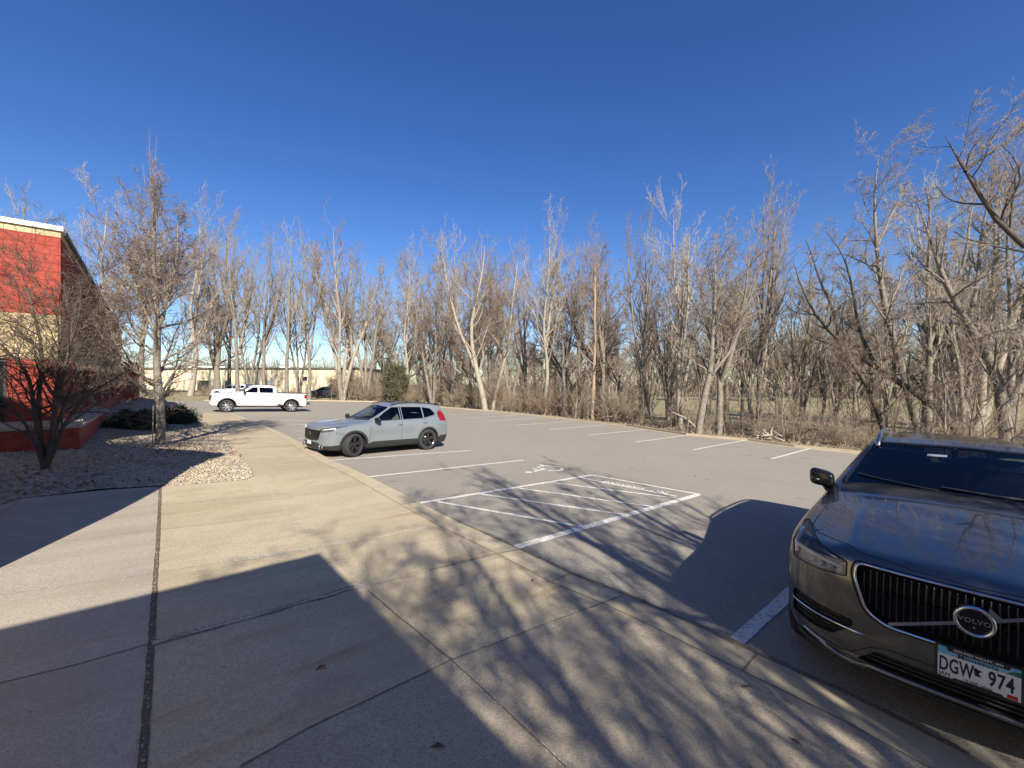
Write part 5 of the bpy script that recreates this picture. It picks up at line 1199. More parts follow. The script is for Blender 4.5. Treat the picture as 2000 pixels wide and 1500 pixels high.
    sh.cut('hood', 'xy', hood, lambda c: (c[:, 2] > .9) & (c[:, 0] > -.7), over=False)
    sh.cut('lower_cladding', 'xz', [(-4.2,.0),(1.2,.0),(1.2,.36),(-4.2,.36)], lambda c: c[:, 0] < .1, over=False)
    paint = mat('dark_metallic_paint', (.15,.145,.133), .30, metal=.88, coat=.8, coat_rough=.015, noise=[(2500,.35,(.10,.098,.095),{'lo':.55,'hi':.7,'det':0})])
    mats = dict(body=paint, hood=paint, windshield=M['g_dark'], cowl_panel=M['blackplastic'], front_side_window=M['g_clear'], side_window=M['g_tint'], rear_window=M['g_tint'], sunroof=M['blackgloss'], headlight=glass_mat('headlamp_glass', (.93,.95,.97)), grille_opening=M['undercarriage'], side_intake=M['undercarriage'], lower_intake=M['undercarriage'], lower_cladding=M['blackplastic'])
    # sink the openings and lamp pans: dark copies behind
    built = sh.build(mats, root, skip=('void', 'grille_opening', 'side_intake', 'lower_intake'), split=('headlight', 'side_window', 'front_side_window'))
    for o_ in built.get('front_side_window', []):
        if o_.data.vertices[0].co.y > 0: o_.data.materials[0] = M['g_tint']
    def pan(poly, depth, m, name, parent=root, sgn=1, shrink=1.0):
        """recessed backing with side walls"""
        L = loop_pts(poly, .025); q = sh.sx([p[0] for p in L], [p[1] for p in L]); b = q.copy(); b[:, 0] -= depth
        c = b.mean(0); n = len(L); V = [tuple(v) for v in q]+[tuple(v) for v in b]
        F = [(i, (i+1) % n, n+(i+1) % n, n+i) for i in range(n)]
        # fan over a grid following curvature: ring toward the centre line
        cy = np.array([p[0] for p in L]); mid_ = b.copy(); mid_[:, 2] = (mid_[:, 2]-c[2])*.0+c[2]
        k = len(V); V += [tuple(v) for v in mid_]; F += [(n+i, n+(i+1) % n, k+(i+1) % n, k+i) for i in range(n)]
        return mesh(name, V, F, m, parent)
    gp_ = pan(grille, .05, M['undercarriage'], 'grille')
    bars = MB()
    for i in range(-15, 16):
        y = i*.031; hw = np.interp(abs(y), [0,.36,.45,.50], [.627,.627,.685,.83]); top_ = .93 if abs(y) < .46 else .90
        if top_-hw < .06: continue
        zz = np.linspace(hw+.004, top_, 7); q = sh.sx(np.full(7, y), zz); q[:, 0] -= .022; bars.tube(q, .0062, 6, flat=1.6)
    bars.build('grille_bars', M['blackgloss'], gp_, True)
    tips = MB()
    for i in range(-15, 16):
        y = i*.031
        if abs(y) < .455: q = sh.sx([y], [.912])[0]; tips.ball((q[0]-.008, q[1], q[2]), .0035, 6, 4)
    tips.build('grille_bar_tips', M['chrome'], gp_, True)
    mb = MB(); front_tube(mb, sh, grille, .0085, .003, True); mb.build('grille_surround', M['chrome'], root, True)
    mb = MB(); front_tube(mb, sh, [(p[0]*1.035, (p[1]-.78)*1.06+.78) for p in grille], .006, .0, True); mb.build('grille_gap', M['undercarriage'], root, True)
    # diagonal bar and badge
    q0 = sh.sx([-.26,.0,.26], [.745,.775,.805]); mb = MB()
    V = []
    for y, z in ((-.345,.632),(-.25,.676),(-.05,.768),(.05,.814),(.20,.883),(.305,.931)):
        q = sh.sx([y], [z])[0]
        for dx, dz in ((.006,-.010),(.006,.010),(-.012,.010),(-.012,-.010)): V.append((q[0]+dx, y, z+dz))
    # bar rises toward the car's left, seen from the front it runs from lower left to upper right... mirrored in y
    mb.add(V, [(4*i+k, 4*i+(k+1) % 4, 4*i+4+(k+1) % 4, 4*i+4+k) for i in range(5) for k in range(4)]); mb.build('diagonal_bar', M['chrome'], root)
    bx_ = float(sh.sx([0.], [.80])[0][0])+.012; bz = .80
    mb = MB(); mb.lathe([(.062,.000),(.062,.012),(.066,.020),(.072,.023),(.079,.020),(.083,.010),(.083,-.02)], 60, (bx_, 0, bz), 'x'); bd = mb.build('badge_ring', M['chrome'], root, True)
    mb = MB(); mb.lathe([(.0005,.008),(.0625,.008)], 48, (bx_, 0, bz), 'x'); mb.build('badge_disc', M['blackgloss'], bd)
    mb = MB(); e = Vector((0, .707, .707)); p_ = Vector((0, .707, -.707)); b0 = Vector((bx_+.020, 0, bz))+e*.074
    V = [b0-p_*.010, b0+p_*.010, b0+e*.014+p_*.010, b0+e*.014+p_*.030, b0+e*.044, b0+e*.014-p_*.030, b0+e*.014-p_*.010]; V = [Vector(v) for v in V]
    tipc = b0+e*.05
    A = [b0-p_*.012, b0+e*.03-p_*.012, tipc-e*.034-p_*.0, ]
    arrow = [(-.010,.0),(.010,.0),(.010,.014),(.033,.014),(.033,.040),(.007,.040)]
    arrow = [(-.012,-.004),(.012,-.004),(.012,.008),(.034,.034),(-.034,.034),(-.012,.008)]
    P1 = [b0+p_*a+e*b for a, b in arrow]; P0 = [v-Vector((.016,0,0)) for v in P1]; n_ = len(P1)
    mb.add(P1+P0, [tuple(range(n_))]+[tuple(range(2*n_-1, n_-1, -1))]+[(i, n_+i, n_+(i+1) % n_, (i+1) % n_) for i in range(n_)]); mb.build('badge_arrow', M['chrome'], bd)
    t = text_mesh('VOLVO', .034, M['silver'], .0008, 'badge_lettering', 1.12, .0006); front_frame(t, bd, bx_+.0095, 0, bz, 0, (1.0, 1.0))
    mb = MB(); mb.ball((bx_+.008, 0, bz-.034), .005, 8, 6); mb.build('badge_camera', M['silver'], bd, True)
    # headlight internals
    for s_ in (1, -1):
        hh = pan([(p[0], p[1]) for p in hl(s_)], .06, M['lamp_pan'], 'headlight_housing')
        mb = MB(); q = sh.sx([s_*.575, s_*.66, s_*.78, s_*.875], [.875,.883,.893,.90]); q[:, 0] -= .018; mb.tube(q, [.011,.013,.014,.016], 8); q = sh.sx([s_*.868, s_*.878, s_*.870], [.84,.91,.975]); q[:, 0] -= .02; mb.tube(q, .014, 8)
        mb.build('daytime_lamp', M['lamp_white'], hh, True)
        mb = MB()
        for k in range(4): y = s_*(.57+.055*k); q = sh.sx([y+s_*.02], [.852-.002*k])[0]; mb.ball((q[0]-.035, y+s_*.02, q[2]), (.02, .022, .017), 12, 8)
        mb.build('lamp_reflectors', M['lamp_clear'], hh, True)
        mb = MB(); q = sh.sx([s_*.58, s_*.65, s_*.74, s_*.82], [.91,.925,.95,.972]); q[:, 0] -= .03; mb.tube(q, .012, 6); mb.build('lamp_blade', M['silver'], hh, True)
        mb = MB(); front_tube(mb, sh, hl(s_), .004, .001, True); mb.build('headlight_seal', M['undercarriage'], root, True)
        # fog intake
        ip = pan(fg(s_), .05, M['undercarriage'], 'side_intake')
        mb = MB()
        for k in range(5): z = .435+.03*k; front_tube(mb, sh, [(s_*(.66-.02*k), z), (s_*.865, z)], .004, -.03)
        mb.build('intake_slats', M['blackgloss'], ip)
        mb = MB(); front_tube(mb, sh, [(s_*.46,.508),(s_*.60,.509),(s_*.74,.509),(s_*.882,.505)], .008, .006, step=.03); mb.build('intake_blade', M['chrome'], root, True)
        # washer cap outline
        mb = MB(); front_tube(mb, sh, [(s_*.745,.782),(s_*.825,.782),(s_*.825,.735),(s_*.745,.735)], .0018, .0, True); mb.build('washer_cap_seam', M['undercarriage'], root)
        # crease from the corner down to the skid
        mb = MB(); front_tube(mb, sh, [(s_*.90,.37),(s_*.74,.35),(s_*.58,.338),(s_*.52,.36),(s_*.43,.44),(s_*.36,.468),(s_*.0,.472)], .003, .0); mb.build('bumper_seam', M['undercarriage'], root)
    lp = pan(low_in, .06, M['undercarriage'], 'lower_intake')
    mb = MB()
    for z in (.355,.385,.41): front_tube(mb, sh, [(-.45,z),(0,z),(.45,z)], .006, -.03)
    mb.build('intake_slats', M['blackplastic'], lp)
    mb = MB(); front_tube(mb, sh, [(-.70,.315),(-.57,.272),(-.51,.272),(-.43,.305),(0,.31),(.43,.305),(.51,.272),(.57,.272),(.70,.315)], .016, .010, step=.03); mb.build('skid_trim', M['satin'], root, True)
    mb = MB(); q = sh.sx(np.linspace(-.85,.85,30), np.full(30,.27)); q[:, 0] -= .03; q[:, 2] -= .03; mb.tube(q, .02, 8, flat=.9); mb.build('air_dam', M['blackplastic'], root, True)
    for s_ in (1, -1):
        mb = MB(); q = sh.sx([s_*.66, s_*.73, s_*.80], [.318,.33,.345]); q[:, 0] += .004; mb.tube(q, .013, 6, flat=.5); mb.build('bumper_reflector', M['lamp_clear'], root, True)
    # seams
    seams = MB()
    L = loop_pts(hood, .04); L = [p for p in L if p[0] > -.48]; k_ = max(range(len(L)), key=lambda i: math.hypot(L[i][0]-L[i-1][0], L[i][1]-L[i-1][1])); L = L[k_:]+L[:k_]
    q = sh.sz([p[0] for p in L], [p[1] for p in L]); seams.tube(q, .003, 5, closed=False)
    for sg in (1, -1):
        side_tube(seams, sh, [(-.78,1.05),(-.74,.80),(-.66,.36)], .003, sg); side_tube(seams, sh, [(-2.06,1.12),(-2.06,.36)], .003, sg); side_tube(seams, sh, [(-3.08,1.15),(-3.0,.88)], .003, sg);
    seams.build('panel_seams', M['undercarriage'], root)
    for sg in (1, -1):
        mb = MB(); side_tube(mb, sh, [(-.88,1.105),(-2.0,1.135),(-3.0,1.175),(-3.72,1.275)], .007, sg, .002); mb.build('window_trim', M['chrome'], root, True)
        mb = MB(); xs = np.linspace(-1.52, -3.75, 26); q = sh.sz(xs, np.full(26, sg*.555)); q[:, 2] += .045*np.minimum(1, np.minimum((xs[0]-xs)/.16, (xs-xs[-1])/.16))+.012; mb.tube(q, .019, 8, flat=.7)
        for xx in (-1.55,-3.7): p = sh.sz([xx], [sg*.555])[0]; mb.tube([p+np.array([0,0,-.02]), p+np.array([-.03 if xx > -2 else .03, 0, .03])], .02, 8)
        mb.build('roof_rail', M['silver'], root, True)
        # mirror
        my = sg*1.01; mr = MB(); mr.ball((0, 0, 0), (1, 1, 1), 28, 16)
        o = mr.build('door_mirror', paint if False else M['blackgloss'], root, True)
        for v in o.data.vertices:
            c_ = [math.copysign(abs(t)**.55, t) for t in v.co]; out_ = c_[1]*sg
            x_ = c_[0]*.085 if c_[0] > 0 else c_[0]*.03; v.co = (-.90+x_-out_*.03, sg*(.935+out_*.105), 1.20+c_[2]*(.086-.012*(1-out_)*.5)+.01*out_)
        mb = MB(); mb.tube([(-.86, sg*.83, 1.05), (-.88, sg*.88, 1.085), (-.90, sg*.92, 1.145)], [.034,.026,.026], 8); mb.build('mirror_stalk', M['blackplastic'], o, True)
        mb = MB(); mb.tube([(-.82, sg*.885, 1.185), (-.825, sg*.955, 1.185), (-.86, sg*1.025, 1.19)], .007, 6); mb.build('mirror_indicator', M['lamp_clear'], o, True)
        for hx in (-1.85,-2.85):
            q = sh.sy([hx, hx+.17], [.99,.985], sg); q[:, 1] += sg*.03; mb = MB(); mb.tube([q[0]-np.array([0, sg*.02, 0]), q[0], q[1], q[1]-np.array([0, sg*.02, 0])], .012, 8); mb.build('door_handle', M['chrome'], root, True)
    # wipers
    for y0, y1 in ((.55,-.1),(-.12,-.66)):
        mb = MB(); q = sh.sx(np.linspace(y0, y1, 8), np.linspace(1.243, 1.27, 8)); q[:, 0] += .012; q[:, 2] += .006; mb.tube(q, .007, 6); mb.build('wiper', M['blackplastic'], root)
    mb = MB(); L = loop_pts(ws, .03); q = sh.sx([p[0] for p in L], [p[1] for p in L]); mb.tube(q, .012, 6, closed=True, flat=1.0); mb.build('windshield_seal', M['blackgloss'], root, True)
    # toll tag, mirror and sun visors seen through the glass
    q = sh.sx([-.12], [1.487])[0]; qu = sh.sx([-.12], [1.50])[0]; qy = sh.sx([-.10], [1.487])[0]; ez = Vector(qu-q).normalized(); ey = Vector(qy-q).normalized(); ex = ey.cross(ez).normalized()
    mb = MB(); mb.box(0,.003,-.066,.066,-.02,.02); o = mb.build('toll_tag', mat('tag_white', (.75,.78,.76), .5), root); o.matrix_local = Matrix(((ex.x,ey.x,ez.x,q[0]+ex.x*.003),(ex.y,ey.y,ez.y,q[1]+ex.y*.003),(ex.z,ey.z,ez.z,q[2]+ex.z*.003),(0,0,0,1)))
    mb = MB(); mb.ball((-1.45,.0,1.45), (.03,.12,.035), 14, 8); mb.tube([(-1.45,0,1.46), (-1.52,0,1.55)], .02, 6); mb.build('rear_view_mirror', M['blackplastic'], root, True)
    vis = mat('visor', (.30,.28,.24), .8)
    for y in (-.36,.36): mb = MB(); mb.box(-.09,.09,-.15,.15,-.008,.008); o = mb.build('sun_visor', vis, root, bevel=.006); o.location = (-1.66, y, 1.515); o.rotation_euler = (0, R(18), 0)
    # cabin
    mb = MB(); mb.box(-1.15,-.55,-.72,.72,.85,1.07); mb.build('dashboard', M['interior'], root, True, bevel=.06, seg=3)
    mb = MB(); mb.box(-3.7,-.55,-.80,.80,.35,.50); mb.build('cabin_floor', M['interior'], root)
    mb = MB(); xs = np.linspace(-1.62,-3.6,12); V = []
    for x in xs:
        for y in np.linspace(-.55,.55,7): V.append((x, y, float(sh.sz([x], [y])[0][2])-.045))
    mb.add(V, [(i*7+j, i*7+j+1, (i+1)*7+j+1, (i+1)*7+j) for i in range(11) for j in range(6)]); mb.build('headliner', M['interior'], root, True)
    for sg in (1, -1):
        mb = MB(); xs = np.linspace(-.6,-3.6,14); V = []
        for x in xs:
            for z in (.5,.8,1.08): q = sh.sy([x], [z], sg)[0]; V.append((x, q[1]-sg*.06, z))
        mb.add(V, [(i*3+j, i*3+j+1, (i+1)*3+j+1, (i+1)*3+j) for i in range(13) for j in range(2)]); mb.build('door_lining', M['interior'], root, True)
    for y in (.38,-.38): seat(root, -1.75, y, .72, M['leather']); seat(root, -2.75, y, .76, M['leather'])
    steering(root, -1.22, .38, 1.04)
    # underbody, wheels
    mb = MB(); mb.box(-3.95,.62,-.60,.60,.22,.34); mb.build('underbody', M['undercarriage'], root)
    arch_liner(root, 0, .44, .55, .925); arch_liner(root, -2.984, .44, .55, .925)
    for x, y, sg in ((0,.83,1),(0,-.83,-1),(-2.984,.83,1),(-2.984,-.83,-1)): wheel('wheel', root, x, y, .372, .25, 'split', M['rim_silver'], 0, sg)
    # licence plate
    px_ = float(sh.sx([0.], [.56])[0][0])+.014; pz = .533
    pf = MB(); pf.box(-.006,.004,-.162,.162,-.084,.084); fr_ = pf.build('plate_frame', M['blackplastic'], root, bevel=.003); fr_.location = (px_, .015, pz); fr_.scale = (1, 1.0, 1.12)
    pm = mat('plate_white', (.70,.72,.70), .45); pb = mat('plate_blue', (.16,.42,.60), .45, noise=[(14,.5,(.28,.55,.68),{})]); pn = mat('plate_ink', (.012,.014,.035), .5); pg = mat('plate_green', (.04,.16,.11), .5); pr_ = mat('plate_sticker', (.42,.03,.02), .5); pt = mat('plate_frame_text', (.7,.7,.68), .5)
    mb = MB(); mb.box(.0042,.0062,-.150,.150,-.072,.038); mb.build('plate_face', pm, fr_)
    mb = MB(); mb.box(.0042,.0060,-.150,.150,.0382,.074); mb.build('plate_sky', pb, fr_)
    mb = MB(); V = [(.0068,.10,.040),(.0068,.150,.040),(.0068,.150,.062),(.0068,.13,.060),(.0068,.115,.054)]; mb.add(V, [(0,1,2,3,4)]); mb.build('plate_trees', pg, fr_)
    # frame's deep top and bottom lips
    mb = MB(); mb.add([(.0075,-.110,.0575),(.0075,.110,.0575),(.0075,.122,.083),(.0075,-.122,.083),(.003,-.110,.0575),(.003,.110,.0575),(.003,.122,.083),(.003,-.122,.083)], [(0,1,2,3),(0,4,5,1),(1,5,6,2),(3,2,6,7),(0,3,7,4)]); mb.build('frame_lip', M['blackplastic'], fr_)
    mb = MB(); mb.add([(.0075,-.085,-.064),(.0075,.085,-.064),(.0075,.105,-.083),(.0075,-.105,-.083),(.003,-.085,-.064),(.003,.085,-.064),(.003,.105,-.083),(.003,-.105,-.083)], [(3,2,1,0),(0,1,5,4),(1,2,6,5),(3,7,6,2),(0,4,7,3)]); mb.build('frame_lip', M['blackplastic'], fr_)
    for body, sz, m_, y, z, sc, bold in (('DGW', .098, pn, -.080, -.012, (.52,.98), .0022), ('974', .098, pn, .083, -.012, (.60,.98), .0022), ('JAN', .026, pn, -.123, -.059, (.95,1), .0006), ('Minnesota', .034, pn, .0, .047, (1,.85), .0004), ('10,000 lakes', .020, pn, .0, -.058, (1,1), .0002)):
        t = text_mesh(body, sz, m_, .0003, 'plate_lettering', 1.06, bold); front_frame(t, fr_, .0072, y, z, 0, sc)
    t = text_mesh('GOLDEN VALLEY, MN', .017, pt, .0003, 'frame_lettering', 1.1, .0003); front_frame(t, fr_, .0085, 0, .070, 0, (1, .9))
    mb = MB(); V = [(.0074,-.014,.016),(.0074,-.002,.019),(.0074,-.002,.015),(.0074,.018,.011),(.0074,.005,-.001),(.0074,.008,-.010),(.0074,.014,-.019),(.0074,-.010,-.019),(.0074,-.013,-.002)]; mb.add(V, [tuple(range(9))]); mb.build('plate_state_shape', pn, fr_)
    mb = MB(); mb.box(.0066,.0076,.104,.140,-.070,-.052); mb.build('plate_sticker', pr_, fr_)
    return root
suv = big_suv(); place(suv, 3.387, 3.127, 224.9, 1.085, dz=.01)
# =============================================================== light grey compact SUV
def compact_suv():
    ztop = table([(1.3,.80),(.93,.86),(.86,.93),(.7,.975),(.4,1.01),(0,1.045),(-.30,1.075),(-.42,1.10),(-1.28,1.525),(-1.6,1.60),(-2.1,1.63),(-2.8,1.61),(-3.3,1.56),(-3.52,1.52),(-3.9,1.40)], -4.2, 1.3, .07)
    xfr = table([(0,.80),(.22,.86),(.36,.92),(.6,.93),(.8,.915),(.9,.87),(1.1,.6)], 0, 1.3, .04)
    xre = table([(0,-3.6),(.3,-3.70),(.5,-3.77),(.75,-3.76),(1.0,-3.70),(1.2,-3.60),(1.5,-3.44),(1.56,-3.50),(1.7,-3.55)], 0, 1.9, .03)
    shz = table([(0,.82),(.22,.86),(.38,.915),(.55,.925),(.80,.930),(.92,.925),(1.0,.895),(1.06,.865),(1.52,.635),(1.8,.46)], 0, 2, .03)
    wx = table([(-3.9,.84),(-3.2,.975),(-2.4,1.0),(.1,1.0),(.55,.975),(.95,.90)], -4, 1.3, .2)
    def f(P):
        x, y, z = P[:, 0], np.abs(P[:, 1]), P[:, 2]
        xb = x+.22*y**2*sstep(-.1, -.6, x)*sstep(-2.2, -1.4, x)
        g1 = z-(ztop(xb)-.09*y**2-.10*np.clip(y-.5, 0, 1)**2*sstep(-.6, -.2, x)+.012*np.exp(-((y-.5)/.08)**2)*sstep(-.4, .1, x))
        fl = .022*np.exp(-(x/.5)**4)*np.exp(-((z-.6)/.3)**2)+.022*np.exp(-((x+2.7)/.5)**4)*np.exp(-((z-.6)/.3)**2)
        dish = -.012*np.exp(-((z-.62)/.12)**2)*sstep(-.4, -.7, x)*sstep(-2.3, -2.0, x)
        return smax([g1, y-(shz(z)*wx(x)+fl+dish), (x-(xfr(z)-.16*y**2-.30*y**5))*.9, xre(z)+.14*y**2+.2*y**5-x, .22-z], .02)
    sh = Shell(f, -3.78, .93, zc=.6, back=.75, nst=170, nfan=60, nth=200)
    sh.mid = -2.0
    root = empty('compact_suv', 'light blue grey compact SUV with black wheels parked at the kerb left of centre', 'car')
    for cx in (0, -2.7): sh.cut('void', 'xz', circ(cx, .35, .395, 50), lambda c: (np.abs(c[:, 1]) > .58) & (c[:, 2] < .8))
    for cx in (0, -2.7): sh.cut('arch_trim', 'xz', circ(cx, .35, .455, 50), lambda c: (np.abs(c[:, 1]) > .62) & (c[:, 2] < .85), over=False)
    sh.cut('sill_cladding', 'xz', [(-3.9,0),(1.1,0),(1.1,.34),(.36,.40),(-.3,.30),(-.42,.36),(-.6,.43),(-2.2,.43),(-2.3,.40),(-3.3,.44),(-3.9,.52)], lambda c: c[:, 2] > 0, over=False)
    ws = rounded([(-.66,1.125),(0,1.15),(.66,1.125),(.685,1.15),(.60,1.42),(.55,1.475),(0,1.51),(-.55,1.475),(-.60,1.42),(-.685,1.15)], .05)
    sh.cut('windshield', 'yz', ws, lambda c: (c[:, 0] > -1.6) & (c[:, 0] < -.4))
    sh.cut('cowl_panel', 'yz', [(-.7,1.07),(.7,1.07),(.66,1.125),(0,1.15),(-.66,1.125)], lambda c: (c[:, 0] > -.75) & (c[:, 0] < -.42), over=False)
    wins = [[(-.66,1.06),(-1.60,1.075),(-1.60,1.475),(-1.36,1.47),(-1.08,1.32)],[(-1.70,1.08),(-2.50,1.10),(-2.50,1.47),(-1.70,1.48)],[(-2.55,1.105),(-2.98,1.19),(-3.06,1.25),(-2.88,1.42),(-2.55,1.465)]]
    sh.cut('side_window', 'xz', rounded(wins[0], .02), lambda c: (np.abs(c[:, 1]) > .5) & (c[:, 2] > 1.03))
    for w_ in wins[1:]: sh.cut('rear_side_window', 'xz', rounded(w_, .025), lambda c: (np.abs(c[:, 1]) > .5) & (c[:, 2] > 1.03))
    sh.cut('rear_window', 'yz', rounded([(-.6,1.1),(.6,1.1),(.52,1.45),(-.52,1.45)], .06), lambda c: c[:, 0] < -3.2)
    sh.cut('roof_panel', 'xy', rounded([(-1.55,-.40),(-1.55,.40),(-2.3,.40),(-2.3,-.40)], .05), lambda c: c[:, 2] > 1.5)
    gr = rounded([(-.55,.80),(.55,.80),(.50,.56),(.42,.50),(-.42,.50),(-.50,.56)], .03)
    hlp = lambda s_: rounded([(s_*.50,.845),(s_*.80,.915),(s_*.905,.935),(s_*.91,.90),(s_*.87,.80),(s_*.80,.77),(s_*.50,.74)], .01, 2)
    for s_ in (1, -1): sh.cut('headlight', 'yz', hlp(s_), lambda c: (c[:, 0] > .1) & (c[:, 2] < .95))
    sh.cut('grille', 'yz', gr, lambda c: c[:, 0] > .3)
    sh.cut('lower_bumper', 'yz', [(-.8,.0),(-.8,.33),(-.55,.38),(-.45,.45),(.45,.45),(.55,.38),(.8,.33),(.8,0)], lambda c: c[:, 0] > .5)
    for s_ in (1, -1):
        sh.cut('tail_light', 'yz', rounded([(s_*.66,1.00),(s_*.95,.98),(s_*.95,1.10),(s_*.80,1.14),(s_*.715,1.42),(s_*.67,1.42),(s_*.745,1.10),(s_*.66,1.07)], .01, 2), lambda c: c[:, 0] < -3.2)
    sh.cut('rear_bumper', 'yz', [(-1,.0),(-1,.48),(1,.48),(1,0)], lambda c: c[:, 0] < -3.2)
    paint = mat('light_grey_paint', (.155,.172,.185), .30, metal=.0, coat=1., coat_rough=.03)
    mats = dict(body=paint, arch_trim=M['blackplastic'], sill_cladding=M['blackplastic'], windshield=M['g_clear'], cowl_panel=M['blackplastic'], side_window=M['g_clear'], rear_side_window=M['g_tint'], rear_window=M['g_tint'], roof_panel=M['blackgloss'],
                grille=M['blackgloss'], headlight=M['lamp_dark'], lower_bumper=M['blackplastic'], tail_light=M['lamp_red'], rear_bumper=M['blackplastic'])
    sh.build(mats, root, split=('headlight', 'side_window', 'rear_side_window', 'tail_light'))
    # grille honeycomb ribs
    mb = MB()
    for k in range(5): z = .53+.05*k; front_tube(mb, sh, [(-.46, z), (.46, z)], .006, .004)
    for k in range(-7, 8): y = k*.06; front_tube(mb, sh, [(y, .52), (y+.03, .78)], .005, .003)
    mb.build('grille_mesh', M['rim_dark'], root)
    for s_ in (1, -1):
        mb = MB(); q = sh.sx([s_*.60, s_*.70, s_*.82, s_*.88], [.82,.835,.86,.885]); q[:, 0] += .004; mb.tube(q, .012, 6); mb.build('lamp_strip', M['lamp_white'], root, True)
        mb = MB(); q = sh.sx([s_*.56], [.41])[0]
        for k in (0, 1): y = s_*(.52+.10*k); p = sh.sx([y], [.36])[0]; mb.tube([(p[0]+.01, y, .40), (p[0]+.02, y+s_*.03, .26)], .03, 8, flat=.4)
        mb.build('skid_garnish', M['silver'], root, True)
        mb = MB(); mb.ball((0, 0, 0), (1, 1, 1), 20, 12); o = mb.build('door_mirror', M['blackgloss'], root, True)
        for v in o.data.vertices:
            c_ = [math.copysign(abs(t)**.6, t) for t in v.co]; out_ = c_[1]*s_; x_ = c_[0]*.09 if c_[0] > 0 else c_[0]*.03
            v.co = (-.72+x_-out_*.02, s_*(1.0+out_*.11), 1.095+c_[2]*.075)
        mb = MB(); mb.tube([(-.70, s_*.86, 1.02), (-.72, s_*.93, 1.04)], [.03,.025], 6); mb.build('mirror_stalk', M['blackgloss'], o)
        mb = MB(); xs = np.linspace(-1.35, -3.35, 20); q = sh.sz(xs, np.full(20, s_*.57)); q[:, 2] += .03; mb.tube(q, .017, 6); mb.build('roof_rail', M['blackplastic'], root, True)
        for hx, hz in ((-1.45,.925),(-2.45,.955)):
            q = sh.sy([hx, hx-.17], [hz, hz], s_); mb = MB(); mb.tube([q[0]-np.array([0,s_*.02,0]), q[0]+np.array([-.02,s_*.03,0]), q[1]+np.array([.02,s_*.03,0]), q[1]-np.array([0,s_*.02,0])], .012, 6); mb.build('door_handle', paint, root, True)
        mb = MB(); side_tube(mb, sh, [(-.64,1.05),(-1.6,1.065),(-2.55,1.09),(-3.0,1.17),(-3.07,1.24)], .008, s_, .001); mb.build('window_trim', M['silver'], root, True)
        mb = MB(); side_tube(mb, sh, [(-1.65,1.07),(-1.65,1.48)], .035, s_, -.022); mb.build('door_pillar', M['blackgloss'], root)
    mb = MB()
    for s_ in (1, -1):
        side_tube(mb, sh, [(-.50,1.02),(-.52,.8),(-.48,.40)], .004, s_); side_tube(mb, sh, [(-1.64,1.05),(-1.62,.43)], .004, s_); side_tube(mb, sh, [(-2.55,1.07),(-2.5,.85),(-2.33,.66)], .004, s_); side_tube(mb, sh, [(.33,.68),(.55,.74),(.62,.80)], .003, s_)
    q = sh.sz(np.linspace(-.35,.78,16), np.linspace(.70,.55,16)); mb.tube(q, .004, 5); q = sh.sz(np.linspace(-.35,.78,16), -np.linspace(.70,.55,16)); mb.tube(q, .004, 5)
    mb.build('panel_seams', M['undercarriage'], root)
    # roof spoiler, fin, plate
    mb = MB(); q = sh.sx(np.linspace(-.60,.60,12), np.full(12,1.535), -1); q[:, 0] -= .06; mb.tube(q, .03, 8, flat=.6); mb.build('spoiler', M['blackgloss'], root, True)
    mb = MB(); p = sh.sz([-3.2], [0.])[0]; mb.add([p+np.array([.12,0,0]), p+np.array([-.06,.025,0]), p+np.array([-.06,-.025,0]), p+np.array([-.06,0,.06])], [(0,1,3),(0,3,2),(1,2,3)]); mb.build('aerial_fin', paint, root)
    p = sh.sx([0.], [.40])[0]; mb = MB(); mb.box(p[0]+.005, p[0]+.02, -.155, .155, .36, .50); o = mb.build('plate', M['blackplastic'], root)
    mb = MB(); mb.box(p[0]+.021, p[0]+.023, -.14, .14, .375, .485); mb.build('plate_face', mat('plate_pale', (.6,.65,.66), .5), o)
    p = sh.sx([0.], [.70])[0]; mb = MB(); mb.lathe([(.045,0),(.055,.012),(.065,0)], 24, (p[0]+.004, 0, .70), 'x'); mb.tube([(p[0]+.012,-.025,.73),(p[0]+.012,-.03,.67)], .006, 5); mb.tube([(p[0]+.012,.025,.73),(p[0]+.012,.03,.67)], .006, 5); mb.tube([(p[0]+.012,-.027,.70),(p[0]+.012,.027,.70)], .006, 5); mb.build('badge', M['chrome'], root, True)
    # cabin
    gi = mat('cabin_light_grey', (.20,.20,.19), .8)
    for y in (.37,-.37): seat(root, -1.42, y, .66, gi); seat(root, -2.3, y, .70, gi)
    mb = MB(); mb.box(-.98,-.40,-.68,.68,.75,1.0); mb.build('dashboard', M['interior'], root, True, bevel=.05)
    mb = MB(); mb.box(-3.3,-.5,-.75,.75,.30,.44); mb.build('cabin_floor', M['interior'], root)
    steering(root, -1.0, .37, .95)
    mb = MB(); mb.ball((-1.12,0,1.40), (.03,.11,.035), 12, 8); mb.build('rear_view_mirror', M['blackplastic'], root, True)
    mb = MB(); mb.box(-3.6,.6,-.58,.58,.18,.3); mb.build('underbody', M['undercarriage'], root)
    arch_liner(root, 0, .39, .55, .90); arch_liner(root, -2.7, .39, .55, .90)
    for x, y, sg, st in ((0,.815,1,.38),(0,-.815,-1,.38),(-2.7,.815,1,0),(-2.7,-.815,-1,0)): wheel('wheel', root, x, y, .355, .235, 'five', M['rim_dark'], st, sg)
    return root
csuv = compact_suv(); place(csuv, -5.32, 12.80, 222, .985)
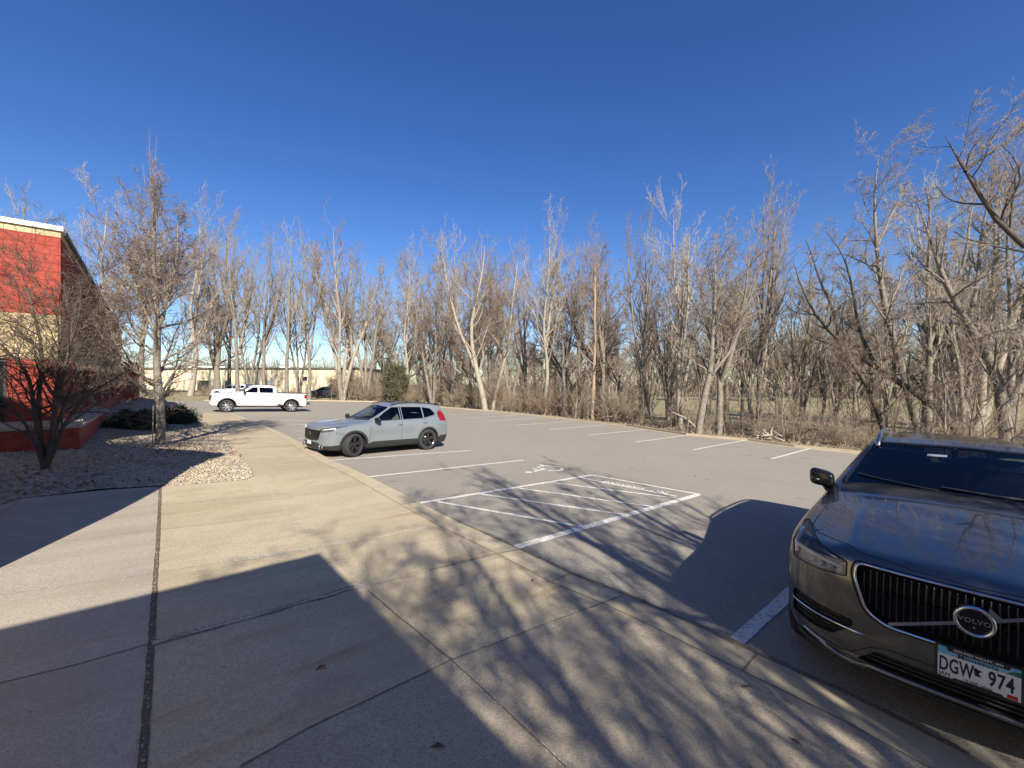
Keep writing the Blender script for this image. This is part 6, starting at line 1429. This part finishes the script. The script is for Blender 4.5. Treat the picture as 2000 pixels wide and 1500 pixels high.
# =============================================================== white pickup
def pickup():
    ztop = table([(1.4,1.2),(1.0,1.22),(.92,1.28),(.6,1.33),(0,1.37),(-.45,1.39),(-.62,1.41),(-1.38,1.86),(-1.7,1.94),(-2.2,1.96),(-2.75,1.94),(-2.96,1.90),(-3.03,1.40),(-3.2,1.39),(-5.3,1.39)], -5.8, 1.4, .035)
    xfr = table([(0,.85),(.4,.97),(.6,1.0),(.75,.97),(1.1,.965),(1.25,.93),(1.4,.8)], 0, 1.6, .04)
    shz = table([(0,.92),(.4,.97),(.6,1.0),(.9,1.01),(1.1,1.0),(1.3,.965),(1.42,.93),(1.90,.70),(2.1,.6)], 0, 2.2, .03)
    def f(P):
        x, y, z = P[:, 0], np.abs(P[:, 1]), P[:, 2]; xb = x+.12*y**2*sstep(-.3, -.8, x)*sstep(-2.2, -1.4, x)
        fl = .035*np.exp(-(x/.55)**4)*np.exp(-((z-.8)/.3)**2)+.03*np.exp(-((x+4.03)/.6)**4)*np.exp(-((z-.8)/.3)**2)
        return smax([z-(ztop(xb)-.05*y**2*(x > -3)), y-(shz(z)+fl), (x-(xfr(z)-.08*y**2-.12*y**5))*.9, -5.08-.0-x+.02*y**2, .45-z], .022)
    sh = Shell(f, -5.09, 1.0, zc=.85, back=.7, nst=230, nfan=36, nth=150); sh.mid = -2.2
    root = empty('pickup_truck', 'white crew cab pickup truck parked beyond the grey SUV', 'truck')
    for cx in (0, -4.03): sh.cut('void', 'xz', circ(cx, .44, .52, 50), lambda c: (np.abs(c[:, 1]) > .6) & (c[:, 2] < 1.05))
    for cx in (0, -4.03): sh.cut('arch_trim', 'xz', circ(cx, .44, .575, 50), lambda c: (np.abs(c[:, 1]) > .7) & (c[:, 2] < 1.1), over=False)
    sh.cut('windshield', 'yz', rounded([(-.74,1.46),(.74,1.46),(.62,1.82),(-.62,1.82)], .05), lambda c: (c[:, 0] > -1.7) & (c[:, 0] < -.4))
    for w_ in ([(-.98,1.40),(-1.82,1.40),(-1.82,1.80),(-1.50,1.79)],[(-1.92,1.40),(-2.80,1.40),(-2.80,1.78),(-1.92,1.80)]): sh.cut('side_window', 'xz', rounded(w_, .03), lambda c: (np.abs(c[:, 1]) > .5) & (c[:, 2] > 1.36))
    sh.cut('rear_window', 'yz', rounded([(-.6,1.45),(.6,1.45),(.55,1.8),(-.55,1.8)], .04), lambda c: (c[:, 0] < -2.7) & (c[:, 0] > -3.2))
    sh.cut('bed_recess_patch', 'xy', [(-3.1,-.86),(-3.1,.86),(-5.02,.86),(-5.02,-.86)], lambda c: c[:, 2] > 1.3)  # flat black patch in place of the open bed's shaded hollow
    sh.cut('grille', 'yz', rounded([(-.72,1.18),(.72,1.18),(.66,.80),(-.66,.80)], .03), lambda c: c[:, 0] > .5)
    for s_ in (1, -1): sh.cut('headlight', 'yz', rounded([(s_*.74,1.19),(s_*.97,1.19),(s_*.97,.93),(s_*.72,.93)], .02), lambda c: c[:, 0] > .4)
    sh.cut('front_bumper', 'yz', [(-1.1,.0),(-1.1,.76),(1.1,.76),(1.1,0)], lambda c: c[:, 0] > .62)
    for s_ in (1, -1): sh.cut('tail_light', 'yz', rounded([(s_*.84,1.32),(s_*1.05,1.32),(s_*1.05,1.0),(s_*.84,1.0)], .02), lambda c: c[:, 0] < -4.9)
    white = mat('white_paint', (.78,.78,.77), .35, coat=.8)
    mats = dict(body=white, arch_trim=M['blackplastic'], windshield=M['g_dark'], side_window=M['g_tint'], rear_window=M['g_tint'], bed_recess_patch=M['blackplastic'], grille=M['blackgloss'], headlight=M['lamp_clear'], front_bumper=white, tail_light=M['lamp_red'])
    sh.build(mats, root, split=('side_window', 'headlight', 'tail_light'))
    mb = MB()
    for z in (.88,.98,1.08): front_tube(mb, sh, [(-.64,z),(.64,z)], .022, .005)
    mb.build('grille_bars', M['blackplastic'], root)
    for s_ in (1, -1):
        mb = MB(); mb.tube([(-3.06, s_*.93, 1.405), (-5.05, s_*.93, 1.405)], .03, 8, flat=.6); mb.build('bed_rail_cap', M['blackplastic'], root)
        mb = MB(); mb.box(-1.02,-.90, min(s_*1.0, s_*1.25), max(s_*1.0, s_*1.25), 1.32, 1.60); o = mb.build('door_mirror', M['blackgloss'], root, bevel=.03)
        mb = MB(); mb.tube([(-.93, s_*.92, 1.40), (-.96, s_*1.05, 1.42)], .03, 6); mb.build('mirror_stalk', M['blackplastic'], o)
        mb = MB(); mb.box(-3.0,-.75, min(s_*.78, s_*1.02), max(s_*.78, s_*1.02), .40, .45); mb.build('side_step', M['blackplastic'], root)
        mb = MB(); mb.box(-3.46,-3.1, min(s_*.90, s_*1.0), max(s_*.90, s_*1.0), .45, .66); mb.build('bed_step', M['blackplastic'], root)
        for hx in (-1.65,-2.62): q = sh.sy([hx, hx-.18], [1.24, 1.24], s_); mb = MB(); mb.tube([q[0]-np.array([0,s_*.02,0]), q[0]+np.array([-.02,s_*.03,0]), q[1]+np.array([.02,s_*.03,0]), q[1]-np.array([0,s_*.02,0])], .014, 6); mb.build('door_handle', white, root, True)
    mb = MB()
    for s_ in (1, -1): side_tube(mb, sh, [(-.78,1.38),(-.76,.6),(-.75,.5)], .006, s_); side_tube(mb, sh, [(-1.87,1.39),(-1.87,.5)], .006, s_); side_tube(mb, sh, [(-3.02,1.38),(-3.02,.5)], .012, s_); side_tube(mb, sh, [(-2.9,1.38),(-2.88,.5)], .005, s_)
    mb.build('panel_seams', M['undercarriage'], root)
    mb = MB(); mb.box(-5.30,-5.09,-.98,.98,.56,.74); mb.build('rear_bumper', M['chrome'], root, bevel=.03); mb = MB(); mb.box(-5.31,-5.12,-1.0,-.80,.555,.745); mb.box(-5.31,-5.12,.80,1.0,.555,.745); mb.build('bumper_cap', M['blackplastic'], root, bevel=.02)
    mb = MB(); mb.box(-4.9,.5,-.5,.5,.34,.5); mb.build('underbody', M['undercarriage'], root)
    for y in (.42,-.42): seat(root, -1.75, y, 1.0, M['interior'])
    mb = MB(); mb.box(-1.2,-.62,-.75,.75,1.1,1.36); mb.build('dashboard', M['interior'], root, bevel=.04)
    arch_liner(root, 0, .51, .55, .98); arch_liner(root, -4.03, .51, .55, .98)
    for x, y, sg in ((0,.87,1),(0,-.87,-1),(-4.03,.87,1),(-4.03,-.87,-1)): wheel('wheel', root, x, y, .43, .27, 'eight', M['rim_silver'], 0, sg)
    return root
truck = pickup(); place(truck, -19.35, 28.0, 231, .945)
# =============================================================== cars by the warehouse: simple copies in other colours
def copy_car(src, label, px, dist, yaw, col, s=.98):
    m = mat('paint', col, .3, coat=.8); r = src.copy(); C.link(r); r['label'] = label; r['group'] = 'cars parked by the warehouse'; r.name = 'parked_car'
    for ch in src.children:
        if ch.name.split('.')[0] in ('panel_seams', 'grille_mesh', 'badge', 'aerial_fin', 'rear_view_mirror', 'steering_wheel'): continue
        c = ch.copy(); C.link(c); c.parent = r
        if c.data and c.name.split('.')[0] in ('body', 'door_handle'): c.material_slots[0].link = 'OBJECT'; c.material_slots[0].material = m
        if c.type == 'EMPTY':
            for g in ch.children: d = g.copy(); C.link(d); d.parent = c
    x = (px-1000)/FPX*dist; F = Vector((math.sin(R(yaw)), math.cos(R(yaw)), 0)); L = Vector((0,0,1)).cross(F)
    r.matrix_world = Matrix(((F.x*s, L.x*s, 0, x), (F.y*s, L.y*s, 0, dist), (0, 0, s, zt1(x, dist)+.0), (0,0,0,1)))
    return r
copy_car(csuv, 'black car at the left of the pair by the warehouse wall', 614, 61, 275, (.02,.022,.028)); copy_car(csuv, 'dark grey car at the right of the pair by the warehouse wall', 640, 62.5, 268, (.05,.055,.065))
copy_car(csuv, 'silver car seen over the pickup hood', 432, 50, 262, (.5,.51,.53)); copy_car(csuv, 'pale silver car between the store and the brown tree trunk', 268, 60, 95, (.55,.56,.57))
